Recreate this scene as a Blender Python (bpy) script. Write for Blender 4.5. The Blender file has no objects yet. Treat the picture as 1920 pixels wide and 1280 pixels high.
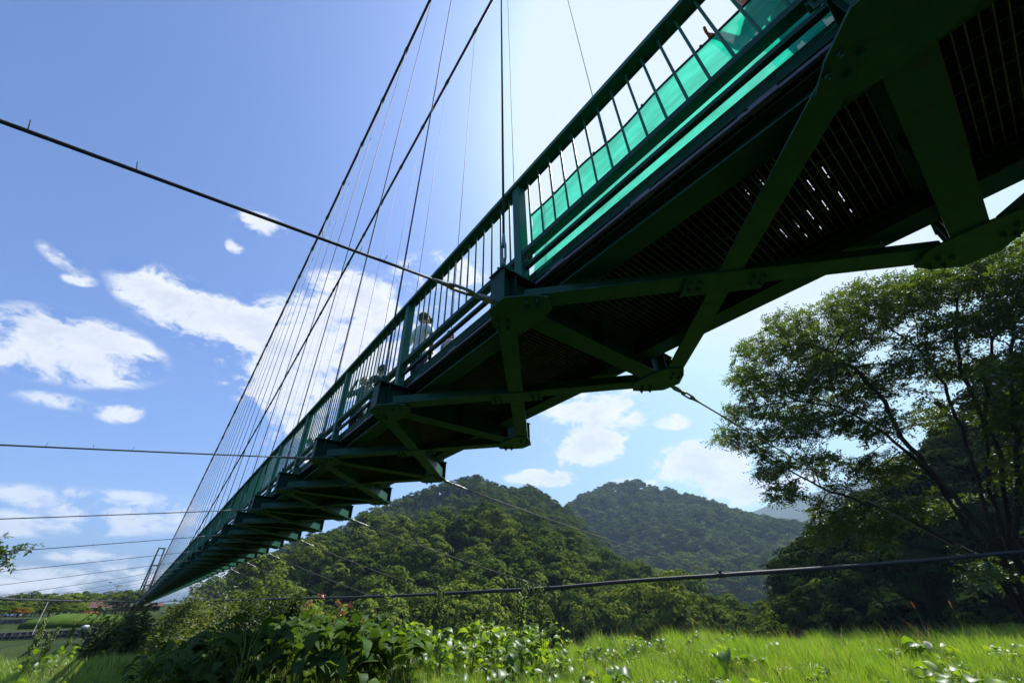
import bpy, bmesh, math, random
import numpy as np
from mathutils import Vector, Matrix

SC = bpy.context.scene
COL = SC.collection
rng = np.random.default_rng(7)
random.seed(7)

# ------------------------------------------------------------------ camera, sky, sun, exposure
# world axes: X to the right of the footbridge, Y along it towards the far bank, Z up; the lens is at the origin
ROT = np.array([[0.782092436103264, -0.3294528576991772, -0.5289539072016648],
                [-0.622892511226221, -0.4382774328216642, -0.6480106568086235],
                [-0.018339597824212697, 0.836285660784099, -0.5479871829874754]])
FPX = 747.0
cam_data = bpy.data.cameras.new('camera')
cam_data.sensor_fit = 'HORIZONTAL'
cam_data.sensor_width = 36.0
cam_data.lens = FPX / 1920.0 * 36.0
cam_data.clip_start = 0.05
cam_data.clip_end = 20000.0
camera = bpy.data.objects.new('camera', cam_data)
COL.objects.link(camera)
camera.matrix_world = Matrix([list(ROT[i]) + [0.0] for i in range(3)] + [[0, 0, 0, 1]])
SC.camera = camera

SUN_EL, SUN_AZ = math.radians(56.5), math.radians(7.0)     # azimuth from +X towards +Y
SUN_DIR = Vector((math.cos(SUN_EL) * math.cos(SUN_AZ), math.cos(SUN_EL) * math.sin(SUN_AZ), math.sin(SUN_EL)))
sun_data = bpy.data.lights.new('sun', 'SUN')
sun_data.energy = 5.0
sun_data.angle = math.radians(0.5)
sun_data.color = (1.0, 0.95, 0.86)
sun = bpy.data.objects.new('sun', sun_data)
COL.objects.link(sun)
sun.rotation_euler = SUN_DIR.to_track_quat('Z', 'Y').to_euler()
sun.location = SUN_DIR * 50

SC.view_settings.view_transform = 'Standard'
SC.view_settings.look = 'None'
SC.view_settings.exposure = 1.0
SC.view_settings.gamma = 1.0
SC.view_settings.use_curve_mapping = False
SC.cycles.max_bounces = 8
SC.cycles.transparent_max_bounces = 16
SC.cycles.volume_bounces = 0
SKY_STRENGTH = 0.15


def pray(px, py):
    """direction of the picture point (1920 x 1280 pixels) in the world"""
    return ROT @ np.array([(px - 960.0) / FPX, -(py - 640.0) / FPX, -1.0])


def at(px, py, r):
    """point seen at a picture point, r metres away over the ground"""
    d = pray(px, py)
    return d * (r / math.hypot(d[0], d[1]))


# clouds: centre px, half axes px, tilt in degrees (right end down positive), weight
CLOUDS = [(140, 655, 195, 78, 12, 1.0), (60, 640, 110, 60, 0, 1.0), (225, 772, 52, 26, 0, .8), (110, 752, 90, 18, 8, .45),
          (330, 570, 135, 62, 28, 1.0), (430, 610, 120, 66, 10, 1.0), (560, 640, 170, 95, 10, 1.05), (690, 570, 130, 70, 15, 1.0),
          (520, 720, 120, 70, 20, .95), (700, 690, 150, 90, 0, .9), (560, 810, 90, 60, 0, .75), (470, 690, 60, 40, 0, .7),
          (120, 485, 62, 22, 30, .5), (150, 525, 40, 14, 10, .55), (488, 420, 60, 24, 14, .75), (440, 462, 22, 16, 30, .5),
          (200, 970, 340, 40, 0, .62), (170, 1042, 90, 16, 0, .75), (60, 1092, 220, 36, 0, .8), (330, 1080, 220, 32, 0, .65), (150, 930, 260, 22, 3, .4),
          (1115, 770, 120, 50, 0, .9), (1095, 838, 100, 42, -8, 1.3), (1015, 896, 80, 20, 0, 1.2), (1310, 868, 112, 50, -5, 1.35),
          (1395, 920, 90, 34, 0, 1.3), (1260, 790, 45, 18, 0, .7), (1190, 905, 60, 12, 0, .7), (830, 525, 110, 60, 0, .7), (1520, 900, 80, 30, 0, .7), (1180, 720, 70, 30, 0, .35)]


def build_world():
    w = bpy.data.worlds.new('World')
    SC.world = w
    w.use_nodes = True
    nt = w.node_tree
    N, L = nt.nodes, nt.links
    for n in list(N):
        N.remove(n)
    out = N.new('ShaderNodeOutputWorld')
    bg = N.new('ShaderNodeBackground')
    L.new(bg.outputs[0], out.inputs[0])
    sky = N.new('ShaderNodeTexSky')
    sky.sky_type = 'NISHITA'
    sky.sun_disc = False
    sky.sun_elevation = SUN_EL
    sky.sun_rotation = math.pi / 2 - SUN_AZ
    sky.altitude = 200.0
    sky.air_density = 1.0
    sky.dust_density = 3.4
    sky.ozone_density = 3.0
    geo = N.new('ShaderNodeTexCoord')
    dirv = geo.outputs['Generated']

    def M(op, a, b=None, c=None):
        n = N.new('ShaderNodeMath')
        n.operation = op
        for i, v in enumerate((a, b, c)):
            if v is None:
                continue
            if isinstance(v, (int, float)):
                n.inputs[i].default_value = v
            else:
                L.new(v, n.inputs[i])
        return n.outputs[0]

    def dot(v):
        n = N.new('ShaderNodeVectorMath')
        n.operation = 'DOT_PRODUCT'
        L.new(dirv, n.inputs[0])
        n.inputs[1].default_value = v
        return n.outputs['Value']
    tot = None
    for px, py, rx, ry, tilt, wt in CLOUDS:
        c = pray(px, py)
        k = np.linalg.norm(c)
        ca, sa = math.cos(math.radians(tilt)), math.sin(math.radians(tilt))
        ax = pray(px + rx * ca, py + rx * sa)
        ay = pray(px - ry * sa, py + ry * ca)
        c0 = c / k
        t1 = ax / np.dot(ax, c0) - c0
        t2 = ay / np.dot(ay, c0) - c0
        # dual basis so that a tangent point c0 + u t1 + v t2 gives (u, v)
        G = np.linalg.inv(np.array([[t1 @ t1, t1 @ t2], [t1 @ t2, t2 @ t2]]))
        d1 = G[0, 0] * t1 + G[0, 1] * t2
        d2 = G[1, 0] * t1 + G[1, 1] * t2
        dc = M('MAXIMUM', dot(c0), 0.05)
        u = M('DIVIDE', dot(d1), dc)
        v = M('DIVIDE', dot(d2), dc)
        e = M('ADD', M('MULTIPLY', u, u), M('MULTIPLY', v, v))
        m = M('MULTIPLY', M('MAXIMUM', M('SUBTRACT', 1.0, M('POWER', e, 0.8)), 0.0), wt)
        tot = m if tot is None else M('MAXIMUM', M('MAXIMUM', tot, m), M('MULTIPLY', M('ADD', tot, m), 0.72))

    def noise(scale, detail, rough, stretch=(1, 1, 1), dist=0.0):
        mp = N.new('ShaderNodeMapping')
        mp.inputs['Scale'].default_value = stretch
        L.new(dirv, mp.inputs[0])
        n = N.new('ShaderNodeTexNoise')
        n.inputs['Scale'].default_value = scale
        n.inputs['Detail'].default_value = detail
        n.inputs['Roughness'].default_value = rough
        n.inputs['Distortion'].default_value = dist
        L.new(mp.outputs[0], n.inputs['Vector'])
        return n.outputs[0]
    n1 = noise(8.0, 10.0, 0.60, (1, 1, 1.9), 0.5)
    n2 = noise(26.0, 8.0, 0.66, (1, 1, 1.7), 0.8)
    nn = M('ADD', M('MULTIPLY', M('SUBTRACT', n1, 0.5), 4.6), M('MULTIPLY', M('SUBTRACT', n2, 0.5), 2.2))
    gate = M('MINIMUM', M('MULTIPLY', tot, 3.0), 1.0)
    dens = M('ADD', tot, M('MULTIPLY', nn, gate))
    mr = N.new('ShaderNodeMapRange')
    mr.interpolation_type = 'SMOOTHSTEP'
    L.new(dens, mr.inputs[0])
    mr.inputs[1].default_value = -0.06
    mr.inputs[2].default_value = 0.85
    cover = M('MULTIPLY', mr.outputs[0], 0.96)
    # the denser, lower parts of a cloud are a little greyer
    mr2 = N.new('ShaderNodeMapRange')
    L.new(M('ADD', dens, M('MULTIPLY', M('SUBTRACT', noise(11.0, 5.0, 0.5, (1, 1, 2.2)), 0.5), 2.0)), mr2.inputs[0])
    mr2.inputs[1].default_value = 0.5
    mr2.inputs[2].default_value = 1.6
    cc = N.new('ShaderNodeMix')
    cc.data_type = 'RGBA'
    L.new(mr2.outputs[0], cc.inputs[0])
    K = 2 ** -SC.view_settings.exposure / SKY_STRENGTH
    cc.inputs[6].default_value = (1.02 * K, 1.03 * K, 1.06 * K, 1)
    cc.inputs[7].default_value = (0.80 * K, 0.83 * K, 0.92 * K, 1)
    # tint of the clear air
    tint = N.new('ShaderNodeMix')
    tint.data_type = 'RGBA'
    tint.blend_type = 'MULTIPLY'
    tint.inputs[0].default_value = 1.0
    L.new(sky.outputs[0], tint.inputs[6])
    tint.inputs[7].default_value = SKY_TINT
    mix = N.new('ShaderNodeMix')
    mix.data_type = 'RGBA'
    L.new(cover, mix.inputs[0])
    cap = N.new('ShaderNodeVectorMath')
    cap.operation = 'MINIMUM'
    L.new(tint.outputs[2], cap.inputs[0])
    cap.inputs[1].default_value = (0.80 * K, 0.91 * K, 1.04 * K)
    L.new(cap.outputs[0], mix.inputs[6])
    L.new(cc.outputs[2], mix.inputs[7])
    L.new(mix.outputs[2], bg.inputs[0])
    bg.inputs[1].default_value = SKY_STRENGTH
    w.cycles.sampling_method = 'MANUAL'
    w.cycles.sample_map_resolution = 512


SKY_TINT = (0.385, 0.495, 0.70, 1)
build_world()


# ------------------------------------------------------------------ materials
MATS = {}


def new_mat(name):
    m = bpy.data.materials.new(name)
    m.use_nodes = True
    nt = m.node_tree
    for n in list(nt.nodes):
        nt.nodes.remove(n)
    MATS[name] = m
    return m, nt.nodes, nt.links


def node_noise(N, L, scale, detail=4, rough=.55, coord='Object', stretch=None):
    tc = N.new('ShaderNodeTexCoord')
    n = N.new('ShaderNodeTexNoise')
    n.inputs['Scale'].default_value = scale
    n.inputs['Detail'].default_value = detail
    n.inputs['Roughness'].default_value = rough
    if stretch:
        mp = N.new('ShaderNodeMapping')
        mp.inputs['Scale'].default_value = stretch
        L.new(tc.outputs[coord], mp.inputs[0])
        L.new(mp.outputs[0], n.inputs['Vector'])
    else:
        L.new(tc.outputs[coord], n.inputs['Vector'])
    return n.outputs[0]


def ramp(N, L, fac, stops):
    r = N.new('ShaderNodeValToRGB')
    el = r.color_ramp.elements
    el[0].position, el[0].color = stops[0][0], (*stops[0][1], 1)
    el[1].position, el[1].color = stops[-1][0], (*stops[-1][1], 1)
    for p, c in stops[1:-1]:
        e = el.new(p)
        e.color = (*c, 1)
    L.new(fac, r.inputs[0])
    return r.outputs[0]


def surf(name, c1, c2, scale=6, rough=.5, metal=0.0, bump=0.0, bscale=40, spec=.5, stretch=None, coord='Object', grime=None):
    m, N, L = new_mat(name)
    o = N.new('ShaderNodeOutputMaterial')
    b = N.new('ShaderNodeBsdfPrincipled')
    L.new(b.outputs[0], o.inputs[0])
    f = node_noise(N, L, scale, 6, .6, coord, stretch)
    col = ramp(N, L, f, [(.3, c1), (.7, c2)])
    if grime:
        # rust blooms and dirt runs with a shape of their own
        g1 = ramp(N, L, node_noise(N, L, 7.5, 9, .68, coord, (1, 1, .55)), [(.56, (0, 0, 0)), (.70, (1, 1, 1))])
        mg = N.new('ShaderNodeMix')
        mg.data_type = 'RGBA'
        L.new(g1, mg.inputs[0])
        L.new(col, mg.inputs[6])
        mg.inputs[7].default_value = (*grime, 1)
        col = mg.outputs[2]
    L.new(col, b.inputs['Base Color'])
    b.inputs['Roughness'].default_value = rough
    b.inputs['Metallic'].default_value = metal
    b.inputs['Specular IOR Level'].default_value = spec
    if bump:
        bp = N.new('ShaderNodeBump')
        bp.inputs['Strength'].default_value = bump
        bp.inputs['Distance'].default_value = .02
        L.new(node_noise(N, L, bscale, 5, .6, coord), bp.inputs['Height'])
        L.new(bp.outputs[0], b.inputs['Normal'])
    return m


def leaf(name, stops, trans=.4, gloss=.05, grough=.4, per_island=True, tcol=None):
    """foliage: diffuse + light passing through the blade + a thin gloss; hue varies from leaf to leaf and plant to plant"""
    m, N, L = new_mat(name)
    o = N.new('ShaderNodeOutputMaterial')
    oi = N.new('ShaderNodeObjectInfo')
    if per_island:
        g = N.new('ShaderNodeNewGeometry')
        ad = N.new('ShaderNodeMath')
        ad.operation = 'MULTIPLY_ADD'
        L.new(g.outputs['Random Per Island'], ad.inputs[0])
        ad.inputs[1].default_value = .5
        mu = N.new('ShaderNodeMath')
        mu.operation = 'MULTIPLY'
        L.new(oi.outputs['Random'], mu.inputs[0])
        mu.inputs[1].default_value = .5
        L.new(mu.outputs[0], ad.inputs[2])
        f = ad.outputs[0]
    else:
        f = oi.outputs['Random']
    col = ramp(N, L, f, stops)
    d = N.new('ShaderNodeBsdfDiffuse')
    L.new(col, d.inputs[0])
    t = N.new('ShaderNodeBsdfTranslucent')
    mc = N.new('ShaderNodeMix')
    mc.data_type = 'RGBA'
    mc.blend_type = 'MULTIPLY'
    mc.inputs[0].default_value = 1.0
    L.new(col, mc.inputs[6])
    mc.inputs[7].default_value = tcol or (1.9, 1.75, .7, 1)
    L.new(mc.outputs[2], t.inputs[0])
    mx = N.new('ShaderNodeMixShader')
    mx.inputs[0].default_value = trans
    L.new(d.outputs[0], mx.inputs[1])
    L.new(t.outputs[0], mx.inputs[2])
    gl = N.new('ShaderNodeBsdfGlossy')
    gl.inputs['Roughness'].default_value = grough
    gl.inputs[0].default_value = (.9, .95, 1, 1)
    m2 = N.new('ShaderNodeMixShader')
    m2.inputs[0].default_value = gloss
    L.new(mx.outputs[0], m2.inputs[1])
    L.new(gl.outputs[0], m2.inputs[2])
    L.new(m2.outputs[0], o.inputs[0])
    return m


def net_material():
    """open-weave green netting: translucent threads with pinholes, folds in the cloth"""
    m, N, L = new_mat('netting')
    o = N.new('ShaderNodeOutputMaterial')
    tc = N.new('ShaderNodeTexCoord')
    f = node_noise(N, L, 5, 5, .6, 'Object', (1, .8, 3.5))
    col = ramp(N, L, f, [(.3, (.008, .46, .30)), (.7, (.04, .75, .54))])
    d = N.new('ShaderNodeBsdfDiffuse')
    L.new(col, d.inputs[0])
    t = N.new('ShaderNodeBsdfTranslucent')
    L.new(col, t.inputs[0])
    mx = N.new('ShaderNodeMixShader')
    mx.inputs[0].default_value = .6
    L.new(d.outputs[0], mx.inputs[1])
    L.new(t.outputs[0], mx.inputs[2])
    w1 = N.new('ShaderNodeTexWave')
    w1.bands_direction = 'Y'
    w1.inputs['Scale'].default_value = 40
    w2 = N.new('ShaderNodeTexWave')
    w2.bands_direction = 'Z'
    w2.inputs['Scale'].default_value = 40
    for w in (w1, w2):
        w.inputs['Distortion'].default_value = .3
        L.new(tc.outputs['Object'], w.inputs['Vector'])
    mu = N.new('ShaderNodeMath')
    mu.operation = 'MULTIPLY'
    L.new(w1.outputs[1], mu.inputs[0])
    L.new(w2.outputs[1], mu.inputs[1])
    m3 = N.new('ShaderNodeMath')
    m3.operation = 'MULTIPLY_ADD'
    L.new(mu.outputs[0], m3.inputs[0])
    m3.inputs[1].default_value = .30
    m3.inputs[2].default_value = .02
    tr = N.new('ShaderNodeBsdfTransparent')
    m4 = N.new('ShaderNodeMixShader')
    L.new(m3.outputs[0], m4.inputs[0])
    L.new(mx.outputs[0], m4.inputs[1])
    L.new(tr.outputs[0], m4.inputs[2])
    L.new(m4.outputs[0], o.inputs[0])
    return m


def terrain_material():
    m, N, L = new_mat('terrain_soil')
    o = N.new('ShaderNodeOutputMaterial')
    b = N.new('ShaderNodeBsdfPrincipled')
    L.new(b.outputs[0], o.inputs[0])
    f = node_noise(N, L, .35, 8, .65)
    L.new(ramp(N, L, f, [(.3, (.012, .024, .007)), (.55, (.022, .038, .010)), (.75, (.04, .05, .016))]), b.inputs['Base Color'])
    b.inputs['Roughness'].default_value = .95
    b.inputs['Specular IOR Level'].default_value = .1
    return m


def stone_wall_material():
    m, N, L = new_mat('rubble_stone')
    o = N.new('ShaderNodeOutputMaterial')
    b = N.new('ShaderNodeBsdfPrincipled')
    L.new(b.outputs[0], o.inputs[0])
    tc = N.new('ShaderNodeTexCoord')
    v = N.new('ShaderNodeTexVoronoi')
    v.feature = 'DISTANCE_TO_EDGE'
    v.inputs['Scale'].default_value = 2.2
    L.new(tc.outputs['Object'], v.inputs['Vector'])
    L.new(ramp(N, L, v.outputs['Distance'], [(.02, (.02, .025, .02)), (.15, (.11, .11, .10)), (.5, (.18, .175, .16))]), b.inputs['Base Color'])
    b.inputs['Roughness'].default_value = .95
    return m


surf('green_paint', (.009, .112, .066), (.016, .145, .088), 3, .5, bump=.08, bscale=60, spec=.22, grime=(.016, .068, .042))
surf('green_paint_dull', (.009, .056, .038), (.016, .080, .054), 5, .6, bump=.1, bscale=80, spec=.2, grime=(.030, .034, .022))  # same green paint, darkened to carry the shade under deck and rails
surf('green_paint_worn', (.010, .070, .046), (.024, .098, .064), 8, .55, bump=.15, bscale=90, spec=.22, grime=(.030, .042, .026))
surf('galvanised', (.16, .17, .17), (.30, .30, .30), 14, .5, .7)
surf('cable_steel', (.016, .017, .020), (.042, .044, .050), 60, .6, .2, bump=.5, bscale=220)
surf('dark_mat', (.006, .006, .006), (.014, .013, .012), 20, .9, spec=.2)
surf('grating_bar', (.085, .080, .070), (.17, .16, .145), 9, .7, .3)
surf('edge_strip', (.13, .125, .16), (.20, .19, .23), 7, .5)
surf('bark', (.020, .015, .011), (.06, .047, .036), 7, .95, bump=.6, bscale=30, spec=.2, stretch=(1, 1, .25))
surf('wood_far', (.03, .025, .018), (.05, .04, .03), 3, .9)
surf('roof_brown', (.05, .022, .016), (.09, .035, .025), 3, .8, bump=.2)
surf('rust_red', (.10, .035, .025), (.16, .06, .04), .6, .8)
surf('concrete', (.11, .11, .10), (.18, .175, .16), 1.5, .9, bump=.2)
surf('white_stone', (.45, .47, .5), (.6, .62, .66), 4, .8)
surf('white_paint', (.6, .62, .66), (.72, .73, .76), 3, .35)
surf('glass_dark', (.01, .012, .015), (.02, .022, .025), 3, .1)
surf('rubber', (.012, .012, .012), (.02, .02, .02), 9, .8)
surf('mast_yellow', (.45, .34, .05), (.55, .42, .08), 2, .6)
surf('skin', (.36, .20, .13), (.42, .25, .17), 8, .6)
surf('hair', (.012, .010, .009), (.025, .02, .017), 40, .5)
surf('shirt_white', (.58, .60, .64), (.68, .69, .72), 6, .85, bump=.2, bscale=18)
surf('shirt_pink', (.50, .38, .38), (.60, .46, .45), 6, .85, bump=.2, bscale=18)
surf('shirt_teal', (.035, .09, .11), (.05, .12, .14), 6, .85, bump=.2, bscale=18)
surf('shirt_dark', (.012, .013, .017), (.025, .026, .03), 6, .85, bump=.2, bscale=18)
surf('jacket_orange', (.62, .10, .025), (.75, .14, .035), 6, .7, bump=.2, bscale=18)
surf('jeans', (.02, .03, .055), (.04, .055, .09), 14, .9, bump=.2, bscale=30)
surf('trousers_dark', (.014, .014, .016), (.03, .03, .032), 8, .9)
surf('shoes_light', (.35, .33, .3), (.5, .48, .45), 8, .7)
surf('cap_olive', (.07, .075, .045), (.11, .115, .07), 12, .9)
surf('bag_black', (.01, .01, .012), (.02, .02, .022), 12, .6)
net_material()
terrain_material()
stone_wall_material()
leaf('leaf_near_tree', [(0, (.024, .052, .010)), (.5, (.042, .082, .015)), (1, (.085, .125, .022))], .42, .04, .45)
leaf('leaf_broad', [(0, (.018, .036, .008)), (.35, (.046, .080, .012)), (.7, (.088, .128, .017)), (1, (.155, .175, .024))], .12, .0, .5)
leaf('leaf_dark_wood', [(0, (.012, .024, .007)), (.6, (.020, .038, .009)), (1, (.040, .055, .013))], .10, .0, .5)  # broadleaf colour darkened, shade of the right-hand slope painted in
leaf('leaf_broad_far', [(0, (.022, .042, .010)), (.5, (.068, .105, .017)), (1, (.17, .19, .03))], .14, .0, .5)
leaf('leaf_autumn', [(0, (.10, .05, .015)), (1, (.16, .09, .02))], .25, .0, .5)
leaf('needle_dark', [(0, (.012, .030, .014)), (1, (.022, .045, .018))], .12, .02, .5)
leaf('grass_blade', [(0, (.068, .145, .014)), (.45, (.134, .222, .022)), (.8, (.207, .288, .034)), (.93, (.26, .33, .05)), (1, (.44, .40, .16))], .5, .05, .4, tcol=(1.65, 1.75, .65, 1))
leaf('grass_coarse', [(0, (.030, .075, .012)), (1, (.070, .13, .020))], .4, .03, .5)
leaf('grass_dry', [(0, (.24, .20, .08)), (1, (.42, .35, .16))], .4, .02, .5, tcol=(1.3, 1.15, .8, 1))
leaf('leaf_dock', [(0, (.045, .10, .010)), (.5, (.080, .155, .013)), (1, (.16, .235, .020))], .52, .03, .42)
leaf('leaf_butterbur', [(0, (.024, .055, .012)), (.6, (.040, .084, .014)), (1, (.075, .13, .020))], .32, .012, .55)  # dock leaf again, the left clump's shade put into a darker colour
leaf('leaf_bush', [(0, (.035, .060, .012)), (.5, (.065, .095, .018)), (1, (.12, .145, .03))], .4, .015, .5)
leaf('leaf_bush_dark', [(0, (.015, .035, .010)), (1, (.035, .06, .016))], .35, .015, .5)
leaf('leaf_red', [(0, (.22, .06, .03)), (1, (.36, .15, .07))], .4, .04, .4, tcol=(1.4, .9, .8, 1))
leaf('seed_stalk', [(0, (.12, .19, .03)), (1, (.20, .25, .06))], .45, .03, .5)
leaf('seed_gold', [(0, (.35, .19, .05)), (1, (.45, .26, .08))], .4, .02, .6, tcol=(1.2, 1.0, .7, 1))
leaf('seed_fluff', [(0, (.55, .52, .48)), (1, (.7, .68, .64))], .4, .0, .6, tcol=(1, 1, 1, 1))


# ------------------------------------------------------------------ helpers
class MB:
    """collects shapes; build() links them as ONE mesh object"""

    def __init__(self):
        self.v, self.f, self.m = [], [], []

    def add(self, V, F, mi=0):
        o = len(self.v)
        self.v += [tuple(map(float, p)) for p in V]
        for q in F:
            self.f.append(tuple(i + o for i in q))
            self.m.append(mi)

    def box(self, x0, x1, y0, y1, z0, z1, mi=0):
        V = [(x, y, z) for z in (z0, z1) for y in (y0, y1) for x in (x0, x1)]
        self.add(V, [(0, 2, 3, 1), (4, 5, 7, 6), (0, 1, 5, 4), (2, 6, 7, 3), (0, 4, 6, 2), (1, 3, 7, 5)], mi)

    def bar(self, a, b, w, h, up=(0, 0, 1), mi=0):
        """square bar from a to b, w wide across, h high along up"""
        a, b = Vector(a), Vector(b)
        d = (b - a).normalized()
        s = d.cross(Vector(up))
        s = s.normalized() if s.length > 1e-6 else Vector((1, 0, 0))
        u = s.cross(d).normalized()
        V = []
        for p in (a, b):
            for i, j in ((-1, -1), (1, -1), (1, 1), (-1, 1)):
                V.append(p + s * (i * w / 2) + u * (j * h / 2))
        self.add(V, [(3, 2, 1, 0), (4, 5, 6, 7), (0, 1, 5, 4), (1, 2, 6, 5), (2, 3, 7, 6), (3, 0, 4, 7)], mi)

    def tube(self, pts, r, n=8, mi=0, caps=True):
        pts = [Vector(p) for p in pts]
        rr = r if hasattr(r, '__len__') else [r] * len(pts)
        o = len(self.v)
        prev = None
        for i, p in enumerate(pts):
            d = (pts[min(i + 1, len(pts) - 1)] - pts[max(i - 1, 0)]).normalized()
            if prev is None:
                s = d.cross(Vector((0, 0, 1)))
                if s.length < 1e-3:
                    s = d.cross(Vector((1, 0, 0)))
            else:
                s = prev - d * prev.dot(d)
            s.normalize()
            prev = s
            u = d.cross(s)
            for k in range(n):
                t = 2 * math.pi * k / n
                self.v.append(tuple(p + (s * math.cos(t) + u * math.sin(t)) * rr[i]))
        for i in range(len(pts) - 1):
            for k in range(n):
                k2 = (k + 1) % n
                self.f.append((o + i * n + k, o + i * n + k2, o + (i + 1) * n + k2, o + (i + 1) * n + k))
                self.m.append(mi)
        if caps:
            self.f.append(tuple(o + k for k in range(n))[::-1])
            self.f.append(tuple(o + (len(pts) - 1) * n + k for k in range(n)))
            self.m += [mi, mi]

    def prism(self, poly, z0, z1, mi=0):
        """flat polygon (x, y) given thickness from z0 to z1"""
        n = len(poly)
        V = [(x, y, z0) for x, y in poly] + [(x, y, z1) for x, y in poly]
        F = [tuple(range(n))[::-1], tuple(range(n, 2 * n))]
        F += [(i, (i + 1) % n, n + (i + 1) % n, n + i) for i in range(n)]
        self.add(V, F, mi)

    def ball(self, c, r, seg=10, ring=7, mi=0, sc=(1, 1, 1)):
        V = [(c[0], c[1], c[2] - r * sc[2])]
        for i in range(1, ring):
            t = math.pi * i / ring
            for k in range(seg):
                p = 2 * math.pi * k / seg
                V.append((c[0] + r * sc[0] * math.sin(t) * math.cos(p), c[1] + r * sc[1] * math.sin(t) * math.sin(p), c[2] - r * sc[2] * math.cos(t)))
        V.append((c[0], c[1], c[2] + r * sc[2]))
        F = []
        for k in range(seg):
            F.append((0, 1 + (k + 1) % seg, 1 + k))
            F.append((len(V) - 1, 1 + (ring - 2) * seg + k, 1 + (ring - 2) * seg + (k + 1) % seg))
        for i in range(ring - 2):
            for k in range(seg):
                a = 1 + i * seg
                F.append((a + k, a + (k + 1) % seg, a + seg + (k + 1) % seg, a + seg + k))
        self.add(V, F, mi)

    def mesh(self, name, mats, smooth=False):
        me = bpy.data.meshes.new(name)
        me.from_pydata(self.v, [], self.f)
        for m in (mats if isinstance(mats, (list, tuple)) else [mats]):
            me.materials.append(MATS[m])
        me.polygons.foreach_set('material_index', self.m)
        if smooth:
            me.polygons.foreach_set('use_smooth', [True] * len(me.polygons))
        me.update()
        return me

    def build(self, name, mats, parent=None, smooth=False):
        return link(name, self.mesh(name, mats, smooth), parent)


def link(name, data, parent=None, loc=None):
    o = bpy.data.objects.new(name, data)
    COL.objects.link(o)
    if parent is not None:
        o.parent = parent
    if loc is not None:
        o.location = loc
    return o


def tag(o, label=None, cat=None, group=None, kind=None):
    for k, v in (('label', label), ('category', cat), ('group', group), ('kind', kind)):
        if v:
            o[k] = v
    return o


def np_mesh(name, V, F, mats, mi=None, smooth=False):
    """mesh from arrays; F is (n, 3) or (n, 4)"""
    me = bpy.data.meshes.new(name)
    V = np.ascontiguousarray(V, np.float32)
    F = np.ascontiguousarray(F, np.int32)
    n, k = F.shape
    me.vertices.add(len(V))
    me.vertices.foreach_set('co', V.ravel())
    me.loops.add(n * k)
    me.loops.foreach_set('vertex_index', F.ravel())
    me.polygons.add(n)
    me.polygons.foreach_set('loop_start', np.arange(0, n * k, k, dtype=np.int32))
    for m in (mats if isinstance(mats, (list, tuple)) else [mats]):
        me.materials.append(MATS[m])
    if mi is not None:
        me.polygons.foreach_set('material_index', np.ascontiguousarray(mi, np.int32))
    if smooth:
        me.polygons.foreach_set('use_smooth', np.ones(n, bool))
    me.update(calc_edges=True)
    return me


def unit(a):
    return a / np.maximum(np.linalg.norm(a, axis=-1, keepdims=True), 1e-9)


def leaf_quads(P, Nrm, L, W, g=rng, fold=0.0, axis=None):
    """kite-shaped leaves at points P facing Nrm: arrays of vertices and faces"""
    n = len(P)
    Nrm = unit(Nrm)
    a = unit(g.normal(size=(n, 3))) if axis is None else axis
    t = unit(a - Nrm * np.sum(a * Nrm, 1, keepdims=True))
    s = np.cross(Nrm, t)
    L = np.broadcast_to(np.asarray(L, float), (n,))[:, None]
    W = np.broadcast_to(np.asarray(W, float), (n,))[:, None]
    V = np.empty((n, 4, 3))
    V[:, 0] = P - t * L * .5
    V[:, 1] = P + s * W * .5 - t * L * .05 + Nrm * L * fold
    V[:, 2] = P + t * L * .5
    V[:, 3] = P - s * W * .5 - t * L * .05 + Nrm * L * fold
    F = np.arange(n * 4).reshape(n, 4)
    return V.reshape(-1, 3), F


def vnoise(x, y, seed, freq):
    """smooth value noise as a sum of waves"""
    g = np.random.default_rng(seed)
    z = 0
    amp = 1.0
    for o in range(4):
        for k in range(3):
            a = g.uniform(0, 2 * math.pi)
            ph = g.uniform(0, 6.28)
            fr = freq * 2 ** o * g.uniform(.7, 1.3)
            z = z + amp / 3 * np.sin((x * math.cos(a) + y * math.sin(a)) * fr + ph)
        amp *= .55
    return z
# ------------------------------------------------------------------ the footbridge (one thing, with its parts)
BX = 2.70                                   # centre line of the deck
BAY = 2.5
KS = list(range(-5, 124))                   # cross beams every 2.5 m from the near bank to the far tower
YK = {k: -0.5 + BAY * k for k in KS}
NEARK = [k for k in KS if -2 <= k < 98]     # nearest hundred
FARK = [k for k in KS if k not in NEARK]
bridge = tag(link('suspension_footbridge', None, None, (0, 0, 0)),
             'long dark green suspension footbridge with open railings, crossing overhead towards the far tower', 'footbridge')


def mx(x):
    return 2 * BX - x


def repeat(mb, ks, mirror=False):
    r = MB()
    for k in ks:
        r.add([(x, y + YK[k], z) for x, y, z in mb.v], mb.f)
        r.m[-len(mb.m):] = mb.m
    return r


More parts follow.
